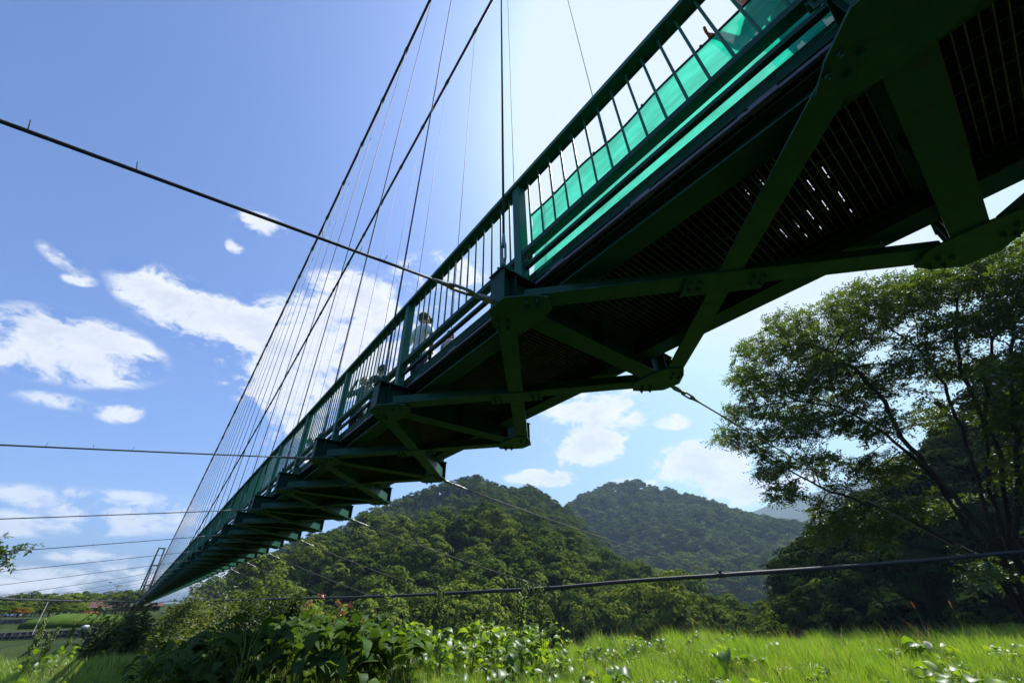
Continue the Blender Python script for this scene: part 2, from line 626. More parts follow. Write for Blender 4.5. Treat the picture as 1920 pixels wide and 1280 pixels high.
def repeated_part(name, mb, mats, near, far, smooth=False, children=()):
    """one part per bay for the nearest bays, the rest of them as one mesh"""
    me = mb.mesh(name, mats, smooth)
    cms = [(n, c.mesh(n, m2)) for n, c, m2 in children]
    out = []
    src = link(name, me, bridge)
    subs = [link(n, cm, src) for n, cm in cms]
    for i, k in enumerate(near):
        if i == 0:
            o = src
        else:
            o = src.copy()
            COL.objects.link(o)
            o.parent = bridge
            for s in subs:
                c = s.copy()
                COL.objects.link(c)
                c.parent = o
        o.location = (0, YK[k], 0)
        out.append(o)
    if far:
        allmb = MB()
        ml = list(mats) if isinstance(mats, (list, tuple)) else [mats]
        for sub, mm in [(mb, mats)] + [(c, m2) for n, c, m2 in children]:
            mm = mm if isinstance(mm, (list, tuple)) else [mm]
            idx = []
            for q in mm:
                if q not in ml:
                    ml.append(q)
                idx.append(ml.index(q))
            r = repeat(sub, far)
            o = len(allmb.v)
            allmb.v += r.v
            allmb.f += [tuple(i + o for i in q) for q in r.f]
            allmb.m += [idx[i] for i in r.m]
        fo = allmb.build(name, ml, bridge, smooth)
        fo['kind'] = 'stuff'
    return out


def hexbolt(m, x, y, z, r=.017, h=.022, mi=0):
    poly = [(x + r * math.cos(t * math.pi / 3), y + r * math.sin(t * math.pi / 3)) for t in range(6)]
    m.prism(poly, z - h, z, mi)
    poly = [(x + r * .5 * math.cos(t * math.pi / 3), y + r * .5 * math.sin(t * math.pi / 3)) for t in range(6)]
    m.prism(poly, z - h - .016, z - h, mi)


# cross beam: I section with end plates and stiffeners
cb = MB()
cb.box(1.50, 3.90, -.095, .095, 2.000, 2.013)
cb.box(1.47, 3.93, -.095, .095, 2.318, 2.332)
cb.box(1.50, 3.90, -.006, .006, 2.013, 2.318)
for x in (1.488, 3.900):
    cb.box(x, x + .012, -.090, .090, 2.0135, 2.3175)
for x in (1.62, 1.90, 2.70, 3.49, 3.77):
    cb.box(x, x + .010, -.080, -.0065, 2.0135, 2.3175)
    cb.box(x, x + .010, .0065, .080, 2.0135, 2.3175)
GP, BR = [], []
for sgn in (1, -1):
    gp = MB()
    GP.append(gp)

    def gx(x):
        return x if sgn == 1 else mx(x)
    poly = [(1.48, -.10), (1.48, .10), (1.62, .24), (1.75, .32), (1.885, .22), (1.905, .09), (1.905, -.09), (1.885, -.22), (1.75, -.32), (1.62, -.24)]
    if sgn == -1:
        poly = [(mx(x), y) for x, y in poly][::-1]
    gp.prism(poly, 1.984, 1.9985)
    for s2 in (1, -1):
        for a, b in ((.21, .042), (.21, -.042), (.30, .042), (.30, -.042)):
            dx, dy = .674, .739 * s2
            x, y = 1.52 + dx * a - dy * b, dy * a + dx * b
            hexbolt(gp, gx(x), y, 1.984)
for sgn in (1, -1):
    br = MB()
    BR.append(br)

    def gx(x):
        return x if sgn == 1 else mx(x)
    for dy in (-.03, .03):
        xs = sorted((gx(1.515), gx(1.605)))
        br.box(xs[0], xs[1], dy - .007, dy + .007, 2.3325, 2.430)
    br.tube([(gx(1.56), -.05, 2.405), (gx(1.56), .05, 2.405)], .017, 8)
    xs = sorted((gx(1.50), gx(1.62)))
    br.box(xs[0], xs[1], -.075, .075, 2.3322, 2.342)
repeated_part('crossbeam', cb, 'green_paint_dull', NEARK, FARK, children=[('gusset_plate', q, 'green_paint_worn') for q in GP] + [('hanger_bracket', q, 'green_paint') for q in BR])

# X bracing under the deck: T sections
for flip in (0, 1):
    db = MB()
    z = 2.000 if flip == 0 else 2.0145
    a, b = (1.56, 0.0), (3.84, BAY)
    if flip:
        a, b = (3.84, 0.0), (1.56, BAY)
    d = Vector((b[0] - a[0], b[1] - a[1], 0)).normalized()
    p, q = Vector((*a, z)) + d * .17, Vector((*b, z)) - d * .17
    db.bar(p + Vector((0, 0, .006)), q + Vector((0, 0, .006)), .165, .012)
    e = Vector((d.y, -d.x, 0)) * (.0765 if flip == 0 else 0)
    hl = .150 if flip == 0 else .120
    db.bar(p + e + Vector((0, 0, .0125 + hl / 2)), q + e + Vector((0, 0, .0125 + hl / 2)), .012, hl)
    if flip == 0:
        c = (p + q) / 2
        n = Vector((-d.y, d.x, 0))
        d2 = Vector((d.x, -d.y, 0))
        db.prism([(c + d * s * .12 + d2 * t * .30).to_tuple()[:2] for s, t in ((-1, -1), (1, -1), (1, 1), (-1, 1))], z - .013, z - .0005)
        for t in (-.26, -.19, .19, .26):
            for s in (-.04, .04):
                w = c + d2 * t + Vector((-d2.y, d2.x, 0)) * s
                hexbolt(db, w.x, w.y, z - .013)
    repeated_part('lateral_brace', db, 'green_paint_worn', NEARK[:50], [k for k in KS if k not in NEARK[:50]])

# stringers, kerbs and edge strips along the whole bridge
Y0, Y1 = YK[KS[0]], YK[KS[-1]]
for sgn in (1, -1):
    def span(x0, x1):
        return (x0, x1) if sgn == 1 else (mx(x1), mx(x0))
    m = MB()
    m.box(*span(1.885, 2.095), Y0, Y1, 2.168, 2.180)
    m.box(*span(1.984, 1.996), Y0, Y1, 2.180, 2.316)
    m.box(*span(1.900, 2.080), Y0, Y1, 2.316, 2.3275)
    m.build('stringer', 'green_paint_dull', bridge)
    m = MB()
    m.box(*span(1.842, 1.868), Y0, Y1, 2.372, 2.480)
    m.box(*span(1.868, 1.930), Y0, Y1, 2.472, 2.480)
    m.build('kerb_channel', 'green_paint_dull', bridge)
    m = MB()
    m.box(*span(1.846, 1.874), Y0, Y1, 2.336, 2.360)
    y = Y0 + .4
    while y < 60:
        m.box(*span(1.838, 1.882), y, y + .16, 2.331, 2.3665)
        m.box(*span(1.842, 1.878), y + .18, y + .22, 2.3335, 2.3635)
        y += .833
    m.build('edge_strip', 'edge_strip', bridge)
    m = MB()
    m.box(*span(1.700, 1.832), Y0, Y1, 3.690, 3.716)
    m.box(*span(1.700, 1.708), Y0, Y1, 3.664, 3.690)
    m.box(*span(1.824, 1.832), Y0, Y1, 3.664, 3.690)
    m.build('handrail', 'green_paint', bridge)
    m = MB()
    m.box(*span(1.728, 1.806), Y0, Y1, 2.640, 2.652)
    m.box(*span(1.728, 1.736), Y0, Y1, 2.652, 2.694)
    m.build('bottom_rail', 'green_paint_dull', bridge)
    m = MB()
    m.box(*span(1.752, 1.792), Y0, Y1, 2.490, 2.528)
    m.build('toe_rail', 'green_paint_dull', bridge)

# posts of both railings
for sgn in (1, -1):
    def span(x0, x1):
        return (x0, x1) if sgn == 1 else (mx(x1), mx(x0))
    po = MB()
    po.box(*span(1.722, 1.728), -.05, .05, 2.333, 3.689)
    po.box(*span(1.728, 1.812), -.05, -.043, 2.333, 3.689)
    po.box(*span(1.728, 1.812), .043, .05, 2.333, 3.689)
    po.box(*span(1.71, 1.83), -.075, .075, 2.3325, 2.346)
    rb = MB()
    for dy in (-1, 1):
        rb.box(*span(1.745, 1.80), min(dy * .0505, dy * .12), max(dy * .0505, dy * .12), 2.600, 2.6395)
        rb.box(*span(1.742, 1.749), min(dy * .0508, dy * .11), max(dy * .0508, dy * .11), 2.53, 2.60)
        for zz in (2.585, 2.62):
            rb.tube([(span(1.72, 1.72)[0], dy * .085, zz), (span(1.825, 1.825)[0], dy * .085, zz)], .009, 6)
    n = NEARK[:70] if sgn == 1 else NEARK[:30]
    repeated_part('railing_post', po, 'green_paint', n, [k for k in KS if k not in n], children=[('rail_bracket', rb, 'green_paint_worn')])

# balusters, sixteen to a bay
NB = 16
bal = MB()
bal.tube([(0, 0, 2.653), (0, 0, 3.6895)], .0105, 6, caps=False)
bme = bal.mesh('baluster', 'green_paint', True)
rest = []
cnt = 0
for k in KS[:-1]:
    for j in range(1, NB):
        y = YK[k] + BAY * j / NB
        if cnt < 100 and y > -1.2:
            o = link('baluster', bme, bridge, (1.766, y, 0))
            cnt += 1
        else:
            rest.append((1.766, y))
        rest.append((mx(1.766), y))
t4 = np.array([(math.cos(t) * .0105, math.sin(t) * .0105) for t in np.arange(5) * 2 * math.pi / 5])
rest = np.array(rest)
V = np.zeros((len(rest), 10, 3))
V[:, :5, :2] = rest[:, None, :] + t4
V[:, 5:, :2] = rest[:, None, :] + t4
V[:, :5, 2] = 2.653
V[:, 5:, 2] = 3.6895
F = np.array([(i, (i + 1) % 5, 5 + (i + 1) % 5, 5 + i) for i in range(5)])
F = (np.arange(len(rest))[:, None, None] * 10 + F[None]).reshape(-1, 4)
tag(link('baluster', np_mesh('balusters', V.reshape(-1, 3), F, 'green_paint', smooth=True), bridge), kind='stuff')

# deck: flat bars across, thin rods along, dark boards above; a few boards of the nearest bay have slits
gr = MB()
for j in range(1, 50):
    y = BAY * j / 50
    gr.box(1.872, mx(1.872), y - .0035, y + .0035, 2.340, 2.3705)
for j in range(11):
    x = 1.96 + j * (mx(1.96) - 1.96) / 10
    gr.box(x - .002, x + .002, .1, BAY - .1, 2.352, 2.3575)
bd = MB()
bd.box(1.870, mx(1.870), 0.0, BAY, 2.3710, 2.420)
bd_slit = MB()
SLITS = [(2.39, .16), (2.39, .28), (2.39, .40), (2.65, .39), (2.72, .04), (2.69, -.08), (3.0, -.09), (2.99, .03), (3.0, .15),
         (3.0, .27), (3.03, .39), (3.24, .27), (3.24, -.09), (3.24, .15)]
rows = {}
for x, y in SLITS:
    key = round(y / .12 - .33)
    rows.setdefault(key, []).append(x)
ycur = -.5
for key in sorted(rows):
    yy = key * .10 + .025
    bd_slit.box(1.870, mx(1.870), ycur, yy - .0020, 2.3710, 2.380)
    xs = sorted(rows[key])
    xc = 1.870
    for x in xs:
        bd_slit.box(xc, x - .07, yy - .0020, yy + .0020, 2.3712, 2.3798)
        bd_slit.box(x + .020, x + .026, yy - .0020, yy + .0020, 2.3712, 2.3798)
        xc = x + .07
    bd_slit.box(xc, mx(1.870), yy - .0020, yy + .0020, 2.3712, 2.3798)
    ycur = yy + .0020
bd_slit.box(1.870, mx(1.870), ycur, YK[1], 2.3710, 2.380)
for V3 in [bd_slit.v]:
    bd_slit.v = [(x, y - YK[0], z) for x, y, z in V3]
repeated_part('deck_grating', gr, 'grating_bar', NEARK, FARK)
nk = [k for k in NEARK if k != 0]
repeated_part('deck_board', bd, 'dark_mat', nk, FARK)
o = bd_slit.build('deck_board', 'dark_mat', bridge)
o.location = (0, YK[0], 0)
o['label'] = 'dark deck boards with short light slits'


# main cables, hangers
def cable_z(y):
    return 4.6 + .00094 * (147 - y) ** 2


for sgn in (1, -1):
    x = 1.56 if sgn == 1 else mx(1.56)
    ys = np.linspace(-13, 307, 161)
    m = MB()
    m.tube([(x, y, cable_z(y)) for y in ys], .062, 8)
    mc = m.build('main_cable', 'cable_steel', bridge, True)
    c = MB()
    for k in KS:
        y = YK[k]
        s = -2 * .00094 * (147 - y)
        d = Vector((0, 1, s)).normalized()
        p = Vector((x, y, cable_z(y)))
        c.tube([p - d * .13, p + d * .13], .082, 8)
        c.bar(p + Vector((0, 0, -.07)), p + Vector((0, 0, -.20)), .05, .05, (0, 1, 0))
    tag(c.build('cable_clamp', 'green_paint', mc), kind='stuff')


def turnbuckle(m, a, d, L, r):
    """open-body rigging screw from point a along d"""
    d = Vector(d).normalized()
    a = Vector(a)
    s = d.cross(Vector((0, 0, 1)) if abs(d.z) < .9 else Vector((1, 0, 0))).normalized()
    for q in (-1, 1):
        m.tube([a + s * q * r * .5 + d * (L * .04), a + s * q * r + d * L * .2, a + s * q * r + d * L * .8, a + s * q * r * .5 + d * L * .96], r * .5, 6)
    m.tube([a - d * L * .14, a + d * L * .02, a + d * L * .22], [r * .55, r * .8, r * .8], 6)
    m.tube([a + d * L * .78, a + d * L * .98, a + d * L * 1.3, a + d * L * 1.55], [r * .8, r * .8, r * .6, r * .4], 6)


far_h = MB()
for i, k in enumerate(KS):
    y = YK[k]
    for sgn in (1, -1):
        x = 1.56 if sgn == 1 else mx(1.56)
        ztop = cable_z(y) - .2
        if k < -3:
            continue
        if i < 50:
            m = MB()
            m.tube([(x, y, 2.84), (x, y, ztop)], .0125 if sgn == 1 else .008, 6)
            h = m.build('hanger', 'cable_steel', bridge, True)
            t = MB()
            turnbuckle(t, (x, y, 2.47), (0, 0, 1), .27, .024)
            t.tube([(x, y, 2.40), (x, y, 2.45)], .022, 8)
            t.build('turnbuckle', 'galvanised', h, True)
        else:
            far_h.tube([(x, y, 2.4), (x, y, ztop)], .011 if sgn == 1 else .008, 5)
tag(far_h.build('hanger', 'cable_steel', bridge, True), kind='stuff')

# storm cables on both sides and the guys that tie the deck to them
WR = [(60, -9, 3.0), (40, -5, 2.1), (22, 1.0, 1.08), (17.5, 4.0, .78), (14.0, 6.6, .60), (12.3, 10, .50), (11.2, 12, .40), (10.3, 14, .375), (9.6, 18, .36), (9.0, 22, .37),
      (7.9, 35, .52), (7.0, 55, .72), (6.5, 90, 1.2), (6.2, 147, 1.75), (6.4, 220, 2.0), (6.8, 300, 2.0)]
WL = [(-17, -4, .5), (-10, 2, .79), (-8.5, 7, .78), (-7.5, 12, .78), (-6.8, 17, .78), (-6.2, 22, .75), (-5.8, 27, .70), (-5.17, 34, .63), (-4.3, 45, .71), (-2.5, 75, 1.08), (-.3, 147, 1.9), (-1.0, 300, 2.3)]


def smooth_path(P, n):
    P = [Vector(p) for p in P]
    out = []
    for i in range(len(P) - 1):
        p0, p1, p2, p3 = P[max(i - 1, 0)], P[i], P[i + 1], P[min(i + 2, len(P) - 1)]
        # chord-length tangents keep the curve from bulging at uneven spacing
        d1 = (p2 - p1).length
        d0 = max((p1 - p0).length, 1e-3)
        d2 = max((p3 - p2).length, 1e-3)
        m1 = ((p2 - p1) / d1 * d0 + (p1 - p0) / d0 * d1) / (d0 + d1) if i > 0 else (p2 - p1) / d1
        m2 = ((p3 - p2) / d2 * d1 + (p2 - p1) / d1 * d2) / (d1 + d2) if i < len(P) - 2 else (p2 - p1) / d1
        for j in range(n):
            t = j / n
            h = (2 * t ** 3 - 3 * t ** 2 + 1, t ** 3 - 2 * t ** 2 + t, -2 * t ** 3 + 3 * t ** 2, t ** 3 - t ** 2)
            out.append(p1 * h[0] + m1 * d1 * h[1] + p2 * h[2] + m2 * d1 * h[3])
    out.append(P[-1])
    return out


def on_path(path, y):
    for a, b in zip(path, path[1:]):
        if a.y <= y <= b.y:
            t = (y - a.y) / (b.y - a.y)
            return a.lerp(b, t)
    return path[-1]


PR, PL = smooth_path(WR, 10), smooth_path(WL, 10)
for path, r in ((PR, .060), (PL, .054)):
    m = MB()
    m.tube(path, r, 10)
    wc = m.build('storm_cable', 'cable_steel', bridge, True)
    c = MB()
    for k in KS[6::2]:
        p = on_path(path, YK[k])
        q = on_path(path, YK[k] + .5)
        d = (q - p).normalized()
        c.tube([p - d * .09, p + d * .09], r * 1.22, 8)
        c.bar(p + Vector((0, 0, r)), p + Vector((0, 0, r * 2.0)), .07, .07, (0, 1, 0))
    tag(c.build('cable_clamp', 'cable_steel', wc), kind='stuff')
far_g = MB()
gi = 0
for k in KS[6::2]:
    y = YK[k]
    for sgn, path in ((1, PL), (-1, PR)):
        a = Vector((1.47 if sgn == 1 else mx(1.47), y, 2.0))
        b = on_path(path, y)
        d = (b - a).normalized()
        sag = [a.lerp(b, t) - Vector((0, 0, 4 * t * (1 - t) * (.002 if k < 12 and sgn == 1 else .008) * (b - a).length)) for t in np.linspace(0, 1, 9)]
        dd = (sag[1] - sag[0]).normalized()
        if gi < 100:
            m = MB()
            m.tube([a + dd * .55] + sag[1:], .0098 if sgn == 1 or k < 14 else .0078, 6)
            g = m.build('storm_guy', 'cable_steel', bridge, True)
            t = MB()
            turnbuckle(t, a + dd * .20, dd, .24, .024)
            t.tube([a, a + dd * .07, a + dd * .17], [.02, .03, .022], 8)
            # small wire ties standing on the rope
            if sgn == 1 and k < 8:
                for s in (.75, .92, 1.08, 1.3, 2.15, 2.5, 2.9):
                    p = a + dd * s
                    t.tube([p, p + Vector((random.uniform(-.02, .03), random.uniform(-.01, .01), .060))], .0022, 4, 1)
            t.build('turnbuckle', ['galvanised', 'rubber'], g, True)
            gi += 1
        else:
            far_g.tube(sag[::2], .0098, 4)
tag(far_g.build('storm_guy', 'cable_steel', bridge, True), kind='stuff')

# far tower
tw = tag(link('tower', None, bridge, (0, 0, 0)))
for x0, x1 in ((.45, 1.5), (4.95, 3.95)):
    m = MB()
    m.bar((x0, 307, -3), (x1, 307, 28.4), .75, .75, (0, 1, 0))
    m.build('tower_leg', 'green_paint', tw)
m = MB()
for z in (28.1, 20.0, 11.0, 4.5):
    t = (z + 3) / 31.4
    m.bar((.45 + 1.05 * t, 307.0, z), (4.95 - 1.0 * t, 307.0, z), .5, .6, (0, 0, 1))
m.build('tower_crosspiece', 'green_paint', tw)
m = MB()
for x in (2.2, 3.1):
    m.tube([(x, 307.3, 4), (x, 307.3, 19)], .09, 5)
for z in np.arange(4, 19, .8):
    m.tube([(2.2, 307.3, z), (3.1, 307.3, z)], .05, 4)
m.build('ladder', 'galvanised', tw)

# green netting hung inside the near railing
ny, nz = 110, 16
ys = np.linspace(-4.2, 1.935, ny)
V, F = [], []
for i, y in enumerate(ys):
    top = 3.270 - .008 * abs(math.sin((y + .3) * 4.2)) - .004 * math.sin(y * 9)
    for j in range(nz):
        t = j / (nz - 1)
        z = 2.425 + (top - 2.425) * t
        x = 1.862 + .016 * math.sin(y * 6 + 3 * t) * (1 - .5 * t) + .008 * math.sin(y * 2.2 + 11 * t) + .007 * math.sin(y * 17 + 5 * t * t) * (1 - t) + .006 * math.sin(z * 31 + y * 2)
        V.append((x, y, z))
for i in range(ny - 1):
    for j in range(nz - 1):
        a = i * nz + j
        F.append((a, a + nz, a + nz + 1, a + 1))
net = link('safety_net', np_mesh('safety_net', np.array(V), np.array(F), 'netting', smooth=True))
tag(net, 'bright green see-through netting tied inside the nearest bay of the bridge railing', 'netting')
m = MB()
m.tube([V[i * nz + nz - 1] for i in range(ny)], .0115, 6)
m.build('top_cord', 'rubber', net, True)
m = MB()
for i in range(4, ny, 9):
    p = V[i * nz + nz - 1]
    m.tube([(p[0] - .012, p[1], p[2] - .02), (p[0], p[1] + .004, p[2] + .02)], .012, 5)
m.build('tie', 'rubber', net)


# ------------------------------------------------------------------ people on the bridge
def person(x, y, heading, height, label, shirt, legs, shoe='shoes_light', cap=None, arms='down', group='people walking on the footbridge', lean=0.0, bag=None, face=True, z=2.42):
    """a standing figure; heading 0 looks along +Y, turning left is positive; the body is one skinned surface"""
    k = height / 1.75
    J = {'pelvis': (0, 0, .93), 'waist': (0, .0, 1.08), 'chest': (0, -.005, 1.28), 'upchest': (0, -.01, 1.40), 'neck': (0, .0, 1.50), 'head0': (0, .02, 1.58)}
    R_ = {'pelvis': .135, 'waist': .125, 'chest': .145, 'upchest': .12, 'neck': .055, 'head0': .06}
    E_ = [('pelvis', 'waist'), ('waist', 'chest'), ('chest', 'upchest'), ('upchest', 'neck'), ('neck', 'head0')]
    for s, n in ((-1, 'l'), (1, 'r')):
        st = .05 if n == 'l' else -.05
        J.update({'hip' + n: (s * .095, 0, .88), 'knee' + n: (s * .105, st + .02, .49), 'ankle' + n: (s * .11, st - .03, .09), 'ball' + n: (s * .12, st + .10, .04), 'toe' + n: (s * .125, st + .17, .03)})
        R_.update({'hip' + n: .095, 'knee' + n: .062, 'ankle' + n: .045, 'ball' + n: .042, 'toe' + n: .03})
        E_ += [('pelvis', 'hip' + n), ('hip' + n, 'knee' + n), ('knee' + n, 'ankle' + n), ('ankle' + n, 'ball' + n), ('ball' + n, 'toe' + n)]
        if arms == 'down':
            el, wr = (s * .27, -.02, 1.13), (s * .29, .06, .88)
        elif arms == 'hips':
            el, wr = (s * .36, -.06, 1.14), (s * .23, .04, .99)
        elif arms == 'rail':
            el, wr = (s * .27, .10, 1.14), (s * .22, .33, 1.10)
        else:                                               # one hand up to the face (phone, camera)
            el, wr = (s * .25, .14, 1.22), (s * .10, .26, 1.42)
        sh = (s * .185, -.01, 1.41)
        J.update({'sho' + n: sh, 'elb' + n: el, 'wri' + n: wr})
        w = Vector(wr)
        d = (w - Vector(el)).normalized()
        pm = w + d * .07
        J['palm' + n] = tuple(pm)
        R_.update({'sho' + n: .072, 'elb' + n: .047, 'wri' + n: .030, 'palm' + n: .036})
        E_ += [('upchest', 'sho' + n), ('sho' + n, 'elb' + n), ('elb' + n, 'wri' + n), ('wri' + n, 'palm' + n)]
        side = Vector((0, 1, 0)) if abs(d.y) < .7 else Vector((0, 0, 1))
        for fi, (o_, ln) in enumerate(((-.027, .075), (-.009, .085), (.009, .08), (.026, .062))):
            b = pm + d * .035 + side * o_
            J[f'f{fi}a' + n] = tuple(b)
            J[f'f{fi}b' + n] = tuple(b + d * ln * .55 + Vector((-s * .006, 0, 0)))
            J[f'f{fi}c' + n] = tuple(b + d * ln * .95 + Vector((-s * .022, 0, 0)))
            for q in 'abc':
                R_[f'f{fi}{q}' + n] = .0095
            E_ += [('palm' + n, f'f{fi}a' + n), (f'f{fi}a' + n, f'f{fi}b' + n), (f'f{fi}b' + n, f'f{fi}c' + n)]
        b = w + d * .03 + side * .032
        J['ta' + n], J['tb' + n] = tuple(b), tuple(b + d * .045 + side * .026)
        R_['ta' + n], R_['tb' + n] = .011, .0095
        E_ += [('palm' + n, 'ta' + n), ('ta' + n, 'tb' + n)]
    names = list(J)
    me = bpy.data.meshes.new('body')
    vs = []
    for n in names:
        v = Vector(J[n])
        v.y += lean * max(v.z - .95, 0)
        vs.append(v * k)
    me.from_pydata(vs, [(names.index(a), names.index(b)) for a, b in E_], [])
    tmp = bpy.data.objects.new('body', me)
    COL.objects.link(tmp)
    bm = bmesh.new()
    bm.from_mesh(me)
    lay = bm.verts.layers.skin.verify()
    bm.verts.ensure_lookup_table()
    for i, n in enumerate(names):
        r = R_[n] * k
        fl = .78 if n in ('waist', 'chest', 'upchest', 'pelvis') else 1.0
        bm.verts[i][lay].radius = (r, r * fl)
        bm.verts[i][lay].use_root = (n == 'pelvis')
    bm.to_mesh(me)
    bm.free()
    tmp.modifiers.new('skin', 'SKIN').use_smooth_shade = True
    ss = tmp.modifiers.new('subsurf', 'SUBSURF')
    ss.levels = ss.render_levels = 1
    dg = bpy.context.evaluated_depsgraph_get()
    body = bpy.data.meshes.new_from_object(tmp.evaluated_get(dg))
    bpy.data.objects.remove(tmp)
    # head with face, added to the same mesh
    hd = MB()
    hc = (Vector((0, .025 + lean * .75, 1.655))) * k
    hd.ball(hc, .108 * k, 16, 12, 0, (.76, .92, 1.08))
    hd.ball(hc + Vector((0, .045, -.055)) * k, .062 * k, 10, 8, 0, (.85, .9, .9))
    hd.tube([hc + Vector((0, .088, .018)) * k, hc + Vector((0, .118, -.018)) * k, hc + Vector((0, .092, -.026)) * k], [.008 * k, .015 * k, .010 * k], 6)
    for s in (-1, 1):
        hd.ball(hc + Vector((s * .083, 0, -.005)) * k, .026 * k, 8, 6, 0, (.4, .8, 1.2))
        hd.ball(hc + Vector((s * .033, .088, .012)) * k, .012 * k, 6, 5, 1)
    hd.tube([hc + Vector((-.024, .097, -.052)) * k, hc + Vector((0, .104, -.054)) * k, hc + Vector((.024, .097, -.052)) * k], .006 * k, 5, 2)
    bm = bmesh.new()
    bm.from_mesh(body)
    nbase = len(bm.faces)
    hm = hd.mesh('head', ['skin', 'hair', 'shirt_pink'], True)
    bm.from_mesh(hm)
    mats = ['skin', shirt, legs, shoe, 'hair', 'shirt_pink']
    bm.faces.ensure_lookup_table()
    for i, f in enumerate(bm.faces):
        f.smooth = True
        if i >= nbase:
            f.material_index = {0: 0, 1: 4, 2: 5}[f.material_index]
            continue
        c = f.calc_center_median() / k
        ay = abs(c.x)
        if c.z < .085:
            mi = 3
        elif c.z < .97 and ay < .21:
            mi = 2
        elif c.z > 1.51:
            mi = 0
        elif ay > .21 and c.z < 1.2:
            mi = 0
        else:
            mi = 1
        f.material_index = mi
    bm.to_mesh(body)
    bm.free()
    mids = [p.material_index for p in body.polygons]
    body.materials.clear()
    for n in mats:
        body.materials.append(MATS[n])
    body.polygons.foreach_set('material_index', mids)
    body.update()
    root = link('person', body, None, (x, y, z))
    root.rotation_euler = (0, 0, heading)
    tag(root, label, 'person', group)
    # hair as a shell over the back and top of the head
    hm_ = MB()
    hm_.ball(hc + Vector((0, -.016, .022)) * k, .112 * k, 16, 12, 0, (.80, .88, 1.0))
    hm_.v = [(vx, vy, max(vz, (hc.z - .06 * k) if vy < hc.y else hc.z + .035 * k + (vy - hc.y) * .25)) for vx, vy, vz in hm_.v]
    hm_.build('hair', 'hair', root, True)
    if cap:
        c = MB()
        c.ball(hc + Vector((0, -.008, .045)) * k, .118 * k, 16, 10, 0, (.84, .95, .82))
        c.v = [(vx, vy, max(vz, hc.z + .030 * k)) for vx, vy, vz in c.v]
        c.prism([(hc.x + .085 * k * math.cos(t), hc.y + (.07 + .11 * math.sin(t)) * k) for t in np.linspace(0, math.pi, 9)], hc.z + .036 * k, hc.z + .046 * k)
        c.build('cap', cap, root, True)
    # hem of the upper garment: a slightly wider band that follows the body
    hem = MB()
    ring = []
    for zz, rx_, ry_ in ((.86, .165, .130), (.96, .160, .128), (1.06, .150, .118), (1.06, .140, .108)):
        ring.append([((rx_ * math.cos(t)) * k, (ry_ * math.sin(t) + lean * max(zz - .95, 0)) * k, zz * k) for t in np.linspace(0, 2 * math.pi, 19)[:-1]])
    Vh = [p for r_ in ring for p in r_]
    Fh = [(i * 18 + j, i * 18 + (j + 1) % 18, (i + 1) * 18 + (j + 1) % 18, (i + 1) * 18 + j) for i in range(3) for j in range(18)]
    hem.add(Vh, Fh)
    hem.build('shirt_hem', shirt, root, True)
    if bag:
        b = MB()
        b.ball(Vector((0, -.20 + lean * .3, 1.24)) * k, .17 * k, 12, 8, 0, (.85, .55, 1.15))
        for s in (-1, 1):
            b.tube([Vector((s * .10, -.12, 1.40)) * k, Vector((s * .12, .04, 1.47)) * k, Vector((s * .13, .125, 1.33)) * k, Vector((s * .15, .02, 1.12)) * k], .016 * k, 6)
        b.build('backpack', bag, root, True)
    return root


person(2.30, 5.20, -1.35, 1.76, 'person in pale grey shirt, jeans and olive cap, hands on hips, behind the railing', 'shirt_white', 'jeans', cap='cap_olive', arms='hips')
person(2.52, 4.62, -1.2, 1.18, 'small person in a pale pink shirt standing beside the person in the olive cap', 'shirt_pink', 'jeans', arms='rail')
d = pray(722, 672); s = 2.45 / d[0]
person(2.45, d[1] * s, .15, 1.72, 'person in dark clothes with a black backpack behind the second railing post', 'shirt_dark', 'trousers_dark', 'bag_black', bag='bag_black')
d = pray(693, 672); s = 2.30 / d[0]
person(2.30, d[1] * s, 2.4, 1.62, 'person in a teal top holding both hands up, seen between the railing bars', 'shirt_teal', 'trousers_dark', arms='up')
d = pray(604, 742); s = 2.5 / d[0]
person(2.5, d[1] * s, .1, 1.70, 'person in a white shirt far along the bridge behind close railing bars', 'shirt_white', 'trousers_dark')
person(2.26, -.34, 1.15, 1.72, 'person in an orange jacket standing behind the green netting', 'jacket_orange', 'trousers_dark', 'bag_black', arms='rail', bag='bag_black')
person(2.42, -.86, .7, 1.74, 'person in dark clothes behind the green netting beside the orange jacket', 'shirt_dark', 'trousers_dark', 'bag_black', arms='rail')
# ------------------------------------------------------------------ terrain: meadow, gorge, hills, one sheet
DEG = math.pi / 180


def itp(th, pairs):
    return np.interp(th, [p[0] for p in pairs], [p[1] for p in pairs])


EDGE = [(-40, 30), (-12, 27), (-4, 20), (2, 15), (12, 12.5), (30, 12), (47, 12.5), (64, 15), (80, 19), (90, 22), (130, 30)]
E_FRONT = [(2, 0.0), (5, 1.6), (8, 3.2), (12, 5.3), (16, 6.8), (20, 8.0), (25, 9.6), (30, 10.6), (34, 11.0), (38, 10.2), (42, 9.3), (46, 7.4), (50, 5.0), (54, 2.2), (58, -1.0), (62, -5.0)]
E_BACK = [(-2, 0.3), (3, 1.2), (7, 3.2), (12.8, 6.5), (17, 8.3), (20.7, 10.2), (26.4, 13.0), (30, 14.2), (33.9, 15.0), (38.8, 13.2), (41.7, 13.3), (45.9, 10.9), (48.4, 8.1), (52, 4.5), (56, 0), (60, -5)]
E_B = [(31, -5), (36, 2), (41, 7.8), (46.6, 10.8), (48.9, 12.0), (52, 12.6), (55.4, 12.9), (59.7, 11.3), (63.7, 9.4), (67.3, 7.9), (70.7, 6.7), (75, 5.5), (85, 5)]
E_C = [(40, -4), (46, 3), (52, 6.5), (60, 8.2), (64.2, 9.1), (66.4, 8.4), (70, 9.2), (74.5, 10.0), (77, 10.3), (84, 10.4), (100, 8)]
